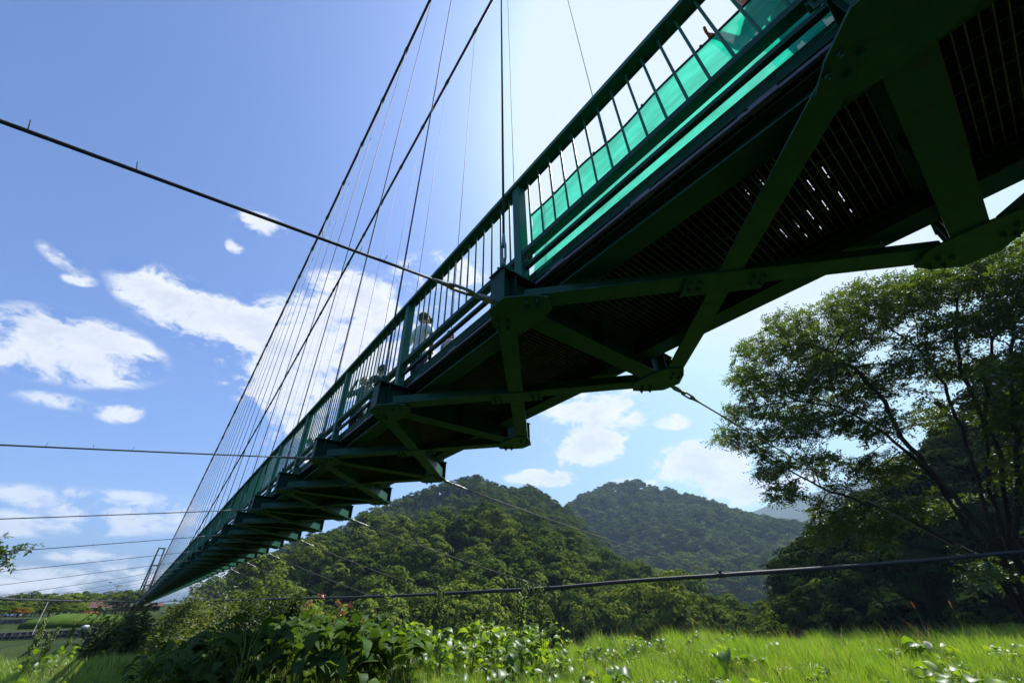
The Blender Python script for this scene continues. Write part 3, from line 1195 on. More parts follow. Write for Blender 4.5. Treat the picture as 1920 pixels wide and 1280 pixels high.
E_D = [(60, -14), (64, -10), (66, -5.5), (68, -1.5), (69.5, 1.2), (71.5, 3.8), (77.9, 7.2), (85.6, 11.5), (93, 16.0), (105, 18), (130, 15)]


def sstep(t):
    t = np.clip(t, 0, 1)
    return t * t * (3 - 2 * t)


def hill(th, r, x, y, elev, rf, rc, zf, tree, seed, amp, fr, back=.45, pw=1.0):
    zc = rc * np.tan(itp(th, elev) * DEG) - tree
    t = (r - rf) / (rc - rf)
    tt = np.clip(t, 0, 1)
    z = zf + (zc - zf) * tt ** pw
    z = z + amp * vnoise(x, y, seed, fr) * np.clip(4 * tt * (1.0 - tt), 0, 1)
    z = np.where(r > rc, zc + (r - rc) * ((zc + tree) / rc * .5 if rc < 100 else -back), z)
    z = np.where(r > rc * 2.2, zc - (r - rc * 2.2), z) if rc < 100 else z
    return np.where(t < 0, zf - 3, z), (t > .0) & (r < rc * (2.0 if rc < 100 else 1.12))


def terrain(th, r):
    """height of the ground for azimuth th (degrees from Y towards X) and distance r"""
    x, y = r * np.sin(th * DEG), r * np.cos(th * DEG)
    re = itp(th, EDGE) + 1.3 * np.sin(th * .55) + .7 * np.sin(th * 1.7 + 1)
    zm = -1.05 + .05 * vnoise(x, y, 3, .5) + .03 * np.sin(x * 1.3) * np.sin(y * 1.1)
    zm = zm - .012 * np.clip(8 - th, 0, 20) * np.clip(r - 8, 0, 20) * .12
    drop = np.clip(r - re, 0, 200)
    floor = np.where(th > 14, -24.0, np.interp(th, [2, 14], [-9.0, -24.0]))
    z = np.maximum(zm - .10 * drop ** 1.9, floor)
    z = np.minimum(zm, z)
    # terraces and far bank to the left
    pl = np.where(r < 72, -2.35, np.where(r < 96, -1.62, -0.62)) + .05 * vnoise(x, y, 5, .3)
    pl = np.where(r > 140, -0.62 - .006 * (r - 140), pl)
    pl = pl + 4.2 * sstep((r - 225) / 70)
    k = sstep((r - 48) / 14) * sstep((11 - th) / 5)
    z = z * (1 - k) + np.maximum(z, pl) * k
    kind = np.zeros_like(z, int)
    for i, (e, rf, rc, zf, tree, seed, amp, fr, pw) in enumerate((
            (E_FRONT, 95, 185, -22, 14, 11, 5.0, .05, .85), (E_BACK, 190, 400, -10, 11, 12, 9.0, .022, .95), (E_B, 430, 900, -20, 8, 13, 40.0, .0105, .95),
            (E_C, 1700, 3000, -20, 5, 14, 120.0, .0028, 1.0), (E_D, 58, 80, -20, 7, 15, 2.0, .06, .9))):
        zz, msk = hill(th, r, x, y, e, rf, rc, zf, tree, seed, amp, fr, pw=pw)
        if i == 1:
            zz = np.where(th < 5, np.minimum(zz, pl + .2), zz)
        up = zz > z
        z = np.where(up, zz, z)
        kind = np.where(up & msk, i + 1, kind)
    return z, kind


def terr_xy(x, y):
    th = np.degrees(np.arctan2(x, y))
    r = np.hypot(x, y)
    return float(terrain(np.array([th]), np.array([r]))[0][0])


ths = np.concatenate([np.arange(-180, -24, 6.0), np.arange(-24, 110, .5), np.arange(110, 180, 5.0)])
rs = np.concatenate([np.array([0.0, 1.0, 2.5]), np.geomspace(4, 80, 90), np.geomspace(82, 460, 130), np.geomspace(470, 4500, 70)])
TH, RR = np.meshgrid(ths, rs, indexing='ij')
Z, _ = terrain(TH, RR)
V = np.stack([RR * np.sin(TH * DEG), RR * np.cos(TH * DEG), Z], -1).reshape(-1, 3)
nt_, nr_ = TH.shape
I = np.arange(nt_ * nr_).reshape(nt_, nr_)
A, B = I, np.roll(I, -1, 0)
F = np.stack([A[:, :-1], A[:, 1:], B[:, 1:], B[:, :-1]], -1).reshape(-1, 4)
tag(link('terrain', np_mesh('terrain', V, F, 'terrain_soil', smooth=True)), kind='structure')


# ------------------------------------------------------------------ instancing for the countless (grass, the mass of forest)
def scatter(name, P, rot, scl, idx, protos, label, cat):
    """ONE object whose points carry grass tufts or trees (stuff)"""
    src = bpy.data.collections.new(name + '_kinds')
    for i, o in enumerate(protos):
        src.objects.link(o)
    me = bpy.data.meshes.new(name)
    me.vertices.add(len(P))
    me.vertices.foreach_set('co', np.ascontiguousarray(P, np.float32).ravel())
    for nm, ty, dat in (('rot', 'FLOAT_VECTOR', rot), ('scl', 'FLOAT', scl), ('idx', 'INT', idx)):
        a = me.attributes.new(nm, ty, 'POINT')
        a.data.foreach_set('vector' if ty == 'FLOAT_VECTOR' else 'value', np.ascontiguousarray(dat, np.float32 if ty != 'INT' else np.int32).ravel())
    o = link(name, me)
    ng = bpy.data.node_groups.new(name, 'GeometryNodeTree')
    ng.interface.new_socket('Geometry', in_out='INPUT', socket_type='NodeSocketGeometry')
    ng.interface.new_socket('Geometry', in_out='OUTPUT', socket_type='NodeSocketGeometry')
    N, L = ng.nodes, ng.links
    gi, go = N.new('NodeGroupInput'), N.new('NodeGroupOutput')
    ci = N.new('GeometryNodeCollectionInfo')
    ci.inputs['Collection'].default_value = src
    ci.inputs['Separate Children'].default_value = True
    ci.inputs['Reset Children'].default_value = True
    ip = N.new('GeometryNodeInstanceOnPoints')
    ip.inputs['Pick Instance'].default_value = True
    L.new(gi.outputs[0], ip.inputs['Points'])
    L.new(ci.outputs[0], ip.inputs['Instance'])
    for nm, ty, sock in (('rot', 'FLOAT_VECTOR', 'Rotation'), ('scl', 'FLOAT', 'Scale'), ('idx', 'INT', 'Instance Index')):
        na = N.new('GeometryNodeInputNamedAttribute')
        na.data_type = ty
        na.inputs['Name'].default_value = nm
        outs = [s for s in na.outputs if s.enabled and s.name == 'Attribute']
        L.new(outs[0], ip.inputs[sock])
    L.new(ip.outputs[0], go.inputs[0])
    md = o.modifiers.new('scatter', 'NODES')
    md.node_group = ng
    tag(o, label, cat, kind='stuff')
    return o


# ------------------------------------------------------------------ forest trees
def broad_tree(seed, H=11.0, R=4.6, nclump=34, per=46, q=.62, mat='leaf_broad'):
    g = np.random.default_rng(seed)
    C, Rc = [], []
    for i in range(nclump):
        a = g.uniform(0, 2 * math.pi)
        u = g.uniform(-.55, 1.0)
        rr = math.sqrt(max(0, 1 - u * u)) * R * g.uniform(.62, 1.0)
        C.append((rr * math.cos(a), rr * math.sin(a), H * .60 + u * H * .36 * g.uniform(.8, 1.05)))
        Rc.append(g.uniform(.85, 1.7) * R / 4.6)
    C, Rc = np.array(C), np.array(Rc)
    n = nclump * per
    ci = np.repeat(np.arange(nclump), per)
    d = unit(g.normal(size=(n, 3)) + np.array([0, 0, .45]))
    d[:, 2] = np.where(d[:, 2] < -.35, -d[:, 2] * .5, d[:, 2])
    P = C[ci] + d * Rc[ci][:, None] * np.array([1.15, 1.15, .72]) * g.uniform(.75, 1.05, (n, 1))
    Nn = unit(d * .9 + unit(P - np.array([0, 0, H * .45])) * .7 + np.array([0, 0, .1]) + g.normal(size=(n, 3)) * .22)
    V, F = leaf_quads(P, Nn, g.uniform(.7, 1.35, n) * q, g.uniform(.5, .95, n) * q, g, .05)
    mb = MB()
    mb.tube([(0, 0, -2), (g.uniform(-.2, .2), g.uniform(-.2, .2), H * .3), (g.uniform(-.5, .5), g.uniform(-.5, .5), H * .62)], [.32, .22, .10], 6)
    for k in range(7):
        c = C[g.integers(nclump)]
        mb.tube([(0, 0, H * .25 + .02 * k * H), tuple(c * np.array([.5, .5, .82])), tuple(c)], [.13, .08, .03], 5)
    bv = np.array(mb.v)
    V = np.concatenate([V, bv])
    tri = [f for f in mb.f if len(f) == 4]
    F = np.concatenate([F, np.array(tri) + n * 4])
    mi = np.concatenate([np.zeros(n, int), np.ones(len(tri), int)])
    return np_mesh('broadleaf_tree', V, F, [mat, 'wood_far'], mi)


def conifer_tree(seed, H=15.0, R=2.5, q=.55):
    g = np.random.default_rng(seed)
    P, Nn = [], []
    for i in range(1100):
        t = g.uniform(0.03, 1) ** .75
        z = H * (1 - t) + H * .02
        tier = .82 + .18 * math.cos(t * 46)
        rr = R * t * tier * math.sqrt(g.uniform(.35, 1)) * 1.0
        a = g.uniform(0, 2 * math.pi)
        P.append((rr * math.cos(a), rr * math.sin(a), z - rr * .25))
        Nn.append((math.cos(a) * .55, math.sin(a) * .55, .7))
    P, Nn = np.array(P), np.array(Nn) + g.normal(size=(1100, 3)) * .3
    V, F = leaf_quads(P, Nn, g.uniform(.8, 1.4, 1100) * q, g.uniform(.35, .6, 1100) * q, g)
    mb = MB()
    mb.tube([(0, 0, -2), (0, 0, H * .9)], [.25, .05], 6)
    tri = [f for f in mb.f if len(f) == 4]
    n = len(F)
    V = np.concatenate([V, np.array(mb.v)])
    F = np.concatenate([F, np.array(tri) + n * 4])
    return np_mesh('conifer_tree', V, F, ['needle_dark', 'wood_far'], np.concatenate([np.zeros(n, int), np.ones(len(tri), int)]))


BROAD = [broad_tree(100 + i, H, R, nc, pr) for i, (H, R, nc, pr) in enumerate(((11, 4.6, 34, 60), (13, 4.2, 36, 58), (9, 4.8, 30, 60), (12, 5.2, 40, 58), (10, 3.8, 28, 60)))]
CONI = [conifer_tree(200 + i, H, R) for i, (H, R) in enumerate(((12, 2.5), (13, 2.7), (10.5, 2.3)))]
BROADF = [broad_tree(140 + i, H, R, 24, 34, 1.05, 'leaf_broad_far') for i, (H, R) in enumerate(((11, 5.0), (12, 4.6), (9, 5.2)))]
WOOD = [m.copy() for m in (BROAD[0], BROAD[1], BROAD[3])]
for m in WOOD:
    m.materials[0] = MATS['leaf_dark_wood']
KIND_MESH = BROAD + CONI + BROADF + WOOD
KIND_H = [11, 13, 9, 12, 10, 12, 13, 10.5, 11, 12, 9, 11, 13, 12]

trees = []      # x, y, z, rot, scale, index, hill, r


def plant(th0, th1, r0, r1, hk, spacing, chooser, smin, smax):
    area = .5 * (r1 ** 2 - r0 ** 2) * (th1 - th0) * DEG
    n = int(area / spacing ** 2)
    th = rng.uniform(th0, th1, n)
    r = np.sqrt(rng.uniform(r0 ** 2, r1 ** 2, n))
    z, k = terrain(th, r)
    for a, b, c, d in zip(th, r, z, k):
        if d != hk:
            continue
        i = chooser(a, b)
        trees.append((b * math.sin(a * DEG), b * math.cos(a * DEG), c - .3, rng.uniform(0, 6.28), rng.uniform(smin, smax), i, hk, b, a))


def mixed(a, b):
    return int(rng.integers(0, 5))


def backmix(a, b):
    band = vnoise(np.array([b * math.sin(a * DEG)]), np.array([b * math.cos(a * DEG)]), 31, .016)[0]
    if 14 < a < 34 and 250 < b < 375 and band > -.25:
        return 5 + int(rng.integers(0, 3))
    return int(rng.integers(0, 5))


plant(1, 63, 92, 205, 1, 5.9, mixed, .85, 1.6)
plant(3, 60, 190, 440, 2, 6.2, backmix, .75, 1.2)
plant(38, 80, 430, 1000, 3, 9.5, lambda a, b: 8 + int(rng.integers(0, 3)), .8, 1.75)
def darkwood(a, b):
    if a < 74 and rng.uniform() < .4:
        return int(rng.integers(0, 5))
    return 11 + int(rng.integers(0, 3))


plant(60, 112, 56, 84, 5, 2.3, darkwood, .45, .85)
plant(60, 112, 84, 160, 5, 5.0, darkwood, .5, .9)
# keep what can be seen over the nearer trees (with a margin for other viewpoints)
T = np.array(trees)
order = np.argsort(T[:, 7])
bins = {}
keep = []
for i in order:
    x, y, z, _, s, ix, hk, r, a = T[i]
    top = math.degrees(math.atan2(z + KIND_H[int(ix)] * s, r))
    b = int(a / .6)
    run = bins.get(b, -90)
    if top > run - .8:
        keep.append(i)
    low = math.degrees(math.atan2(z + KIND_H[int(ix)] * s * .72, r))
    w = max(1, int(4.0 * s / r / DEG / .6 * .5))
    for q in range(b - w + 1, b + w):
        bins[q] = max(bins.get(q, -90), low)
T = T[keep]
ang = np.array([KIND_H[int(t[5])] * t[4] / t[7] for t in T])
inview = (T[:, 8] > 3) & (T[:, 8] < 89)
score = np.where(inview, ang, ang * .2)
big = np.zeros(len(T), bool)
big[np.argsort(-score)[:290]] = True
print('forest trees', len(T))
D_LAB = 'dark leafy tree in the shaded wood on the slope behind the big spreading tree'
F_LAB = 'rounded green broadleaf tree in the dense wood on the near hillside across the gorge'
for t in T[big]:
    x, y, z, rz, s, ix, hk, r, a = t
    ix = int(ix)
    conif = 5 <= ix < 8
    o = link('conifer_tree' if conif else 'broadleaf_tree', KIND_MESH[ix], None, (x, y, z))
    o.rotation_euler = (0, 0, rz)
    o.scale = (s, s, s)
    if conif:
        tag(o, 'slender dark conifer in the plantation on the ridge behind the near hillside', 'tree', 'conifers on the ridge')
    elif hk == 5:
        tag(o, D_LAB, 'tree', 'trees on the shaded slope')
    else:
        tag(o, F_LAB, 'tree', 'trees on the near hillside')
R_ = T[~big]
protos = [bpy.data.objects.new(('%02d_tree_kind' % i), m) for i, m in enumerate(KIND_MESH)]
rot = np.stack([np.zeros(len(R_)), np.zeros(len(R_)), R_[:, 3]], 1)
scatter('hillside_forest', R_[:, :3], rot, R_[:, 4], R_[:, 5].astype(int), protos, 'dense mixed forest covering the hills beyond the gorge', 'forest')


# ------------------------------------------------------------------ the big spreading tree on the right: branches grown towards its crown
def grow_tree(seeds, attract, step, infl, kill, iters, g):
    nodes = [np.array(p, float) for p, _ in seeds]
    par = [q for _, q in seeds]
    A = attract.copy()
    best = np.full(len(A), 1e9)
    who = np.zeros(len(A), int)
    start = 0
    for it in range(iters):
        NN = np.array(nodes[start:])
        if len(NN):
            for c0 in range(0, len(NN), 400):
                blk = NN[c0:c0 + 400]
                d = np.linalg.norm(A[:, None] - blk[None], axis=2)
                j = d.argmin(1)
                dm = d[np.arange(len(A)), j]
                up = dm < best
                best[up] = dm[up]
                who[up] = start + c0 + j[up]
        start = len(nodes)
        live = best > kill
        A, best, who = A[live], best[live], who[live]
        if not len(A):
            break
        act = best < infl
        if not act.any():
            break
        acc = {}
        for a, w in zip(A[act], who[act]):
            v = a - nodes[w]
            acc.setdefault(w, []).append(v / max(np.linalg.norm(v), 1e-6))
        for w, vs in acc.items():
            d = np.mean(vs, 0) + g.normal(size=3) * .12
            if par[w] >= 0:
                d = d + .35 * (nodes[w] - nodes[par[w]]) / step
            d = d / max(np.linalg.norm(d), 1e-6)
            nodes.append(nodes[w] + d * step)
            par.append(w)
    return np.array(nodes), np.array(par)


def tree_meshes(nodes, par, rtip, power, rmax, leafr, g, per, lsize, spread, flat=.55, mats=('bark', 'leaf_near_tree'), nseg=7, thin=None):
    n = len(nodes)
    acc = np.zeros(n)
    kids = np.zeros(n, int)
    for i in range(n - 1, -1, -1):
        if acc[i] == 0:
            acc[i] = rtip ** power
        if par[i] >= 0:
            acc[par[i]] += acc[i]
            kids[par[i]] += 1
    rad = np.minimum(acc ** (1 / power), rmax)
    tang = np.zeros((n, 3))
    for i in range(n):
        if par[i] >= 0:
            tang[i] = nodes[i] - nodes[par[i]]
    for i in range(n):
        if par[i] < 0:
            ch = np.where(par == i)[0]
            tang[i] = nodes[ch[0]] - nodes[i] if len(ch) else (0, 0, 1)
    tang = unit(tang)
    ref = np.array([.31, .87, .38])
    s = unit(np.cross(tang, ref))
    u = np.cross(tang, s)
    ts = np.arange(nseg) * 2 * math.pi / nseg
    ring = nodes[:, None] + (s[:, None] * np.cos(ts)[None, :, None] + u[:, None] * np.sin(ts)[None, :, None]) * rad[:, None, None]
    idx = np.where(par >= 0)[0]
    # a child starts from a ring of its own size at the parent (limbs keep their thickness at a fork)
    base = nodes[par[idx]][:, None] + (s[idx][:, None] * np.cos(ts)[None, :, None] + u[idx][:, None] * np.sin(ts)[None, :, None]) * np.minimum(rad[par[idx]], rad[idx] * 1.25)[:, None, None]
    V = np.concatenate([base.reshape(-1, 3), ring[idx].reshape(-1, 3)])
    m = len(idx)
    k = np.arange(nseg)
    F = np.stack([k, (k + 1) % nseg, m * nseg + (k + 1) % nseg, m * nseg + k], 1)
    F = (F[None] + (np.arange(m) * nseg)[:, None, None]).reshape(-1, 4)
    wood = np_mesh('limbs', V, F, mats[0], smooth=True)
    li = np.where(rad < leafr)[0]
    if thin is not None:
        li = li[g.uniform(size=len(li)) < thin]
    # leafy sprays: short twigs from each tip, leaves set alternately along them in a loose plane
    ns, nl = per
    c = np.repeat(li, ns)
    d = g.normal(size=(len(c), 3)) * np.array([1, 1, flat]) + tang[c] * .7
    d[:, 2] -= .12
    d = unit(d)
    ln = spread * g.uniform(.5, 1.25, len(c))
    up = unit(np.array([0, 0, 1.0]) + g.normal(size=(len(c), 3)) * .33)
    sd = unit(np.cross(d, up))
    up = np.cross(sd, d)
    k = np.tile(np.arange(nl), len(c))
    cc = np.repeat(np.arange(len(c)), nl)
    t = (k + g.uniform(.2, .9, len(k))) / nl
    sgn = np.where(k % 2 == 0, 1.0, -1.0)[:, None]
    ax = unit(d[cc] * .75 + sd[cc] * sgn * .75 + g.normal(size=(len(k), 3)) * .15)
    P = nodes[c][cc] + d[cc] * (t * ln[cc])[:, None] + ax * lsize * .5
    P[:, 2] -= .12 * spread * t * t
    Nn = up[cc] + g.normal(size=(len(k), 3)) * .28
    Lf, Ff = leaf_quads(P, Nn, lsize * g.uniform(.7, 1.25, len(k)), lsize * .46 * g.uniform(.8, 1.2, len(k)), g, .08, axis=ax)
    return wood, np_mesh('foliage', Lf, Ff, mats[1])


# crown masses as picture point, radius in pixels and distance: (px, py, rpx, metres)
CROWN = [(1620, 610, 75, 29), (1550, 650, 70, 28), (1470, 655, 55, 27), (1400, 700, 40, 26.5), (1430, 720, 50, 28), (1500, 720, 65, 27), (1580, 720, 70, 30), (1670, 560, 70, 30),
         (1740, 545, 75, 29), (1810, 520, 75, 31), (1880, 500, 80, 29), (1760, 630, 70, 28), (1840, 600, 75, 30), (1910, 590, 70, 28), (1960, 540, 90, 30), (2050, 600, 110, 30),
         (1400, 770, 45, 27), (1375, 815, 40, 26.5), (1430, 830, 50, 28), (1500, 800, 55, 26), (1570, 790, 55, 29), (1450, 880, 45, 27), (1465, 925, 38, 27),
         (1540, 870, 50, 28.5), (1640, 800, 50, 27), (1650, 880, 60, 29), (1560, 960, 45, 28), (1620, 980, 60, 27), (1700, 960, 55, 29), (1540, 1000, 35, 27), (1740, 780, 50, 30),
         (1860, 690, 55, 29), (1920, 690, 70, 27), (1880, 770, 60, 30), (1960, 780, 90, 29), (2040, 740, 110, 28), (2120, 680, 110, 30), (1950, 880, 80, 30),
         (1640, 1015, 35, 27), (1475, 610, 48, 28), (1540, 595, 52, 28), (1605, 560, 55, 29), (1700, 690, 50, 28), (1625, 735, 50, 29), (1560, 690, 60, 26.5), (1790, 690, 50, 31), (1520, 660, 55, 30), (1415, 650, 36, 27), (1850, 1075, 35, 27), (2050, 900, 110, 29), (2150, 820, 110, 28), (1480, 770, 50, 29)]
g3 = np.random.default_rng(5)
att = []
for px, py, rp, r in CROWN:
    c = at(px, py, r)
    depth = -(ROT.T @ c)[2]
    rad = rp / FPX * depth * .88
    n = int(115 * (rp / 60) ** 2)
    q = unit(g3.normal(size=(n, 3))) * rad * g3.uniform(.1, 1, (n, 1)) ** .4
    q[:, 2] *= .50
    dirv = c / np.linalg.norm(c)
    q = q + dirv * g3.normal(size=(n, 1)) * 1.3
    att.append(c + q)
att = np.concatenate(att)
base = at(1885, 1085, 28.5)
gz = terr_xy(base[0], base[1])
root = np.array([base[0], base[1], gz])
seeds = [(root - root, -1)]
SK = [  # main stems as picture points and distances
    [(1870, 1060, 28.4), (1810, 985, 28.2), (1760, 905, 28.0), (1700, 845, 27.8), (1640, 800, 27.6), (1570, 760, 27.4)],
    [(1880, 1040, 28.6), (1850, 960, 28.8), (1830, 890, 29.0), (1800, 800, 29.0), (1770, 720, 29.0), (1720, 650, 29.2)],
    [(1895, 1020, 28.8), (1885, 940, 29.2), (1875, 850, 29.4), (1830, 760, 29.6), (1800, 690, 29.8), (1790, 620, 30)],
    [(1905, 1010, 28.4), (1910, 900, 28.2), (1905, 800, 28.0), (1895, 700, 28.0), (1900, 620, 28.2)],
    [(1925, 1020, 28.6), (1960, 920, 28.8), (2000, 820, 29.0), (2040, 730, 29.2)],
    [(1875, 1035, 28.2), (1790, 930, 27.8), (1690, 820, 27.4), (1650, 740, 27.2), (1600, 690, 27.0), (1540, 650, 26.8)],
    [(1885, 1015, 28.9), (1860, 930, 29.3), (1845, 830, 29.8), (1850, 740, 30.0), (1860, 640, 30.2)],
    [(1850, 1050, 28.0), (1770, 1010, 27.6), (1690, 965, 27.4), (1620, 940, 27.2), (1540, 915, 27.0)]]
nodes0, par0 = [np.zeros(3)], [-1]
for stem in SK:
    prev, pi = np.zeros(3), 0
    for px, py, r in stem:
        p = at(px, py, r) - root
        L = np.linalg.norm(p - prev)
        ns = max(1, int(L / .42))
        for j in range(1, ns + 1):
            nodes0.append(prev + (p - prev) * j / ns + g3.normal(size=3) * .03)
            par0.append(pi)
            pi = len(nodes0) - 1
        prev = p
nodes, par = grow_tree(list(zip(nodes0, par0)), att - root, .30, 4.2, .34, 160, g3)
print('big tree nodes', len(nodes))
wood, fol = tree_meshes(nodes, par, .008, 2.3, .20, .024, g3, (4, 8), .175, .62, .35, thin=.9)
bt = tag(link('broadleaf_tree', None, None, tuple(root)), 'large spreading tree with several dark stems and open layered foliage at the meadow edge', 'tree')
o = link('trunk', wood, bt)
o = link('crown', fol, bt)
# ------------------------------------------------------------------ small far things on the left bank
def wall(name, th0, th1, r, z0, z1, mat, label, cat='wall', thick=.6, cap=None):
    m = MB()
    n = 24
    for i in range(n):
        a, b = th0 + (th1 - th0) * i / n, th0 + (th1 - th0) * (i + 1) / n
        pts = []
        for rr in (r, r + thick):
            for q in (a, b):
                pts.append((rr * math.sin(q * DEG), rr * math.cos(q * DEG)))
        V = [(x, y, z) for z in (z0, z1) for x, y in (pts[0], pts[1], pts[3], pts[2])]
        m.add(V, [(0, 1, 5, 4), (2, 3, 7, 6), (4, 5, 6, 7)])
    o = m.build(name, mat)
    tag(o, label, cat)
    return o


wall('stone_wall', -14, -4.0, 95.5, -2.2, -.62, 'rubble_stone', 'upper rough grey rubble stone wall on the far terrace, under the white vehicle', 'stone wall')
wl = wall('stone_wall', -14, -1.5, 70.5, -3.2, -1.55, 'rubble_stone', 'lower stepped stone wall behind the long grass, with a grid of pale joints', 'stone wall')
m = MB()
for z in np.arange(-3.0, -1.6, .28):
    for i in range(30):
        a, b = -14 + 12.5 * i / 30, -14 + 12.5 * (i + 1) / 30
        m.bar((70.4 * math.sin(a * DEG), 70.4 * math.cos(a * DEG), z), (70.4 * math.sin(b * DEG), 70.4 * math.cos(b * DEG), z), .16, .07)
for a in np.arange(-14, -1.5, .42):
    m.bar((70.4 * math.sin(a * DEG), 70.4 * math.cos(a * DEG), -3.1), (70.4 * math.sin(a * DEG), 70.4 * math.cos(a * DEG), -1.58), .10, .14, (0, 1, 0))
m.build('stone_course', 'concrete', wl)

# white vehicle parked on the upper terrace
p = at(22, 1153, 215)
v = tag(link('parked_van', None, None, (p[0], p[1], terr_xy(p[0], p[1]) + .25)), 'small white van parked on the far terrace above the rubble wall', 'van')
m = MB()
prof = [(-2.0, .35), (-2.0, 1.2), (-1.75, 1.85), (1.0, 1.85), (1.55, 1.2), (2.0, 1.05), (2.0, .35)]
V = [(x, y, z) for y in (-.8, .8) for x, z in prof]
n = len(prof)
m.add(V, [tuple(range(n)), tuple(range(n, 2 * n))[::-1]] + [(i, n + i, n + (i + 1) % n, (i + 1) % n) for i in range(n)])
m.build('body', 'white_paint', v)
for x0, x1 in ((-1.6, -.5), (-.4, .85)):
    m = MB()
    m.box(x0, x1, -.812, -.802, 1.2, 1.68)
    m.build('window', 'glass_dark', v)
for x in (-1.25, 1.25):
    m = MB()
    m.tube([(x, -.84, .34), (x, -.62, .34)], .34, 14)
    m.build('wheel', 'rubber', v)

# building under the far end of the bridge, brown-roofed house, tall signal mast, leaning guy rod, white boulder
p = at(257, 1141, 255)
b = tag(link('low_building', None, None, (p[0], p[1], p[2] - 2.2)), 'long low reddish brown building under the far end of the footbridge', 'building')
m = MB()
m.box(-7.5, 7.5, -3, 3, -2, 3.2)
m.build('wall', 'rust_red', b)
m = MB()
m.add([(-8.2, -3.6, 3.2), (8.2, -3.6, 3.2), (8.2, 0, 4.3), (-8.2, 0, 4.3), (8.2, 3.6, 3.2), (-8.2, 3.6, 3.2)], [(0, 1, 2, 3), (3, 2, 4, 5), (0, 3, 5), (1, 4, 2)])
m.build('roof', 'roof_brown', b)
for x in (-5, -2.5, 0, 2.5, 5):
    m = MB()
    m.box(x - .7, x + .7, -3.06, -3.01, .8, 2.2)
    m.build('window', 'glass_dark', b)
p = at(187, 1134, 230)
h = tag(link('house', None, None, (p[0], p[1], p[2] - 3.2)), 'house with a brown gabled roof among the trees on the far bank', 'house')
m = MB()
m.box(-3.2, 3.2, -2.4, 2.4, -1, 2.4)
m.build('wall', 'concrete', h)
m = MB()
m.add([(-3.8, -3.0, 2.3), (3.8, -3.0, 2.3), (3.8, 0, 4.3), (-3.8, 0, 4.3), (3.8, 3.0, 2.3), (-3.8, 3.0, 2.3), (-3.8, -3.0, 2.42), (3.8, -3.0, 2.42), (3.8, 0, 4.45), (-3.8, 0, 4.45), (3.8, 3.0, 2.42), (-3.8, 3.0, 2.42)],
      [(0, 1, 2, 3), (3, 2, 4, 5), (6, 9, 8, 7), (9, 11, 10, 8), (0, 6, 7, 1), (5, 4, 10, 11), (0, 3, 9, 6), (3, 5, 11, 9), (1, 7, 8, 2), (2, 8, 10, 4)])
for i in range(9):
    x = -3.6 + .9 * i
    m.bar((x, -2.98, 2.47), (x, -.02, 4.48), .12, .08)
m.build('roof', 'roof_brown', h)
m = MB()
m.box(-1.5, -.3, -2.46, -2.41, .6, 1.9)
m.build('window', 'glass_dark', h)
p = at(214, 1112, 240)
ms = tag(link('signal_mast', None, None, (p[0], p[1], -3)), 'thin yellow mast with a short crossarm rising above the far treeline', 'mast')
m = MB()
top = at(214, 1098, 240)[2] + 3
m.tube([(0, 0, 0), (.3, 0, top)], [.16, .12], 6)
m.build('pole', 'mast_yellow', ms)
m = MB()
m.bar((-.9, 0, top), (1.5, 0, top + .2), .25, .3)
m.bar((-.4, 0, top - 2.3), (1.0, 0, top - 2.3), .5, .35)
m.build('crossarm', 'mast_yellow', ms)
a, c = at(68, 1174, 62), at(90, 1128, 66)
m = MB()
m.tube([a - np.array([0, 0, .6]), c], .034, 7)
gr_ = m.build('guy_rod', 'concrete')
tag(gr_, 'thin pale rod leaning from the lower stone wall up to the left storm cable', 'rod')
p = at(160, 1175, 42)
m = MB()
m.ball((0, 0, 0), .15, 7, 5, 0, (1.25, .7, .8))
m.v = [(x * (1 + .3 * math.sin(27 * y + 13 * z)), y * (1 + .15 * math.sin(5 * x)), z * (1 + .2 * math.sin(6 * x + 4 * y))) for x, y, z in m.v]
o = m.build('boulder', 'white_stone')
o.location = tuple(p)
tag(o, 'pale boulder among the dark bushes below the far terraces', 'boulder')

# far red truss bridge deep in the valley
p0, p1 = at(1285, 1106, 330), at(1420, 1104, 330)
p0[2] = p1[2] = 3.2
rbz = tag(link('truss_bridge', None, None, tuple((p0 + p1) / 2)), 'distant faded red road bridge low in the valley between the hills', 'bridge')
c = (p0 + p1) / 2
m = MB()
m.bar(p0 - c, p1 - c, 4.0, .7)
m.build('deck', 'rust_red', rbz)
m = MB()
N_ = 14
L_ = p1 - p0
for i in range(N_ + 1):
    q = p0 - c + L_ * i / N_
    hgt = 1.2 + 5.0 * (1 - (2 * i / N_ - 1) ** 2)
    m.bar(q, q + np.array([0, 0, hgt]), .35, .35, (0, 1, 0))
    if i < N_:
        q2 = p0 - c + L_ * (i + 1) / N_
        h2 = 1.2 + 5.0 * (1 - (2 * (i + 1) / N_ - 1) ** 2)
        m.bar(q + np.array([0, 0, hgt]), q2 + np.array([0, 0, h2]), .5, .5)
m.build('arch_truss', 'rust_red', rbz)

# ------------------------------------------------------------------ trees and bushes on the far left bank
gl = np.random.default_rng(21)


def far_tree(px, r, toppy, ix, sx, label, group, mesh=None):
    p = at(px, 1140, r)
    z = terr_xy(p[0], p[1])
    top = at(px, toppy, r)[2]
    s = max(.12, (top - z) / KIND_H[ix])
    o = link('broadleaf_tree', mesh or KIND_MESH[ix], None, (p[0], p[1], z))
    o.scale = (s * sx, s * sx, s)
    o.rotation_euler = (0, 0, gl.uniform(0, 6.28))
    return tag(o, label, 'tree', group)


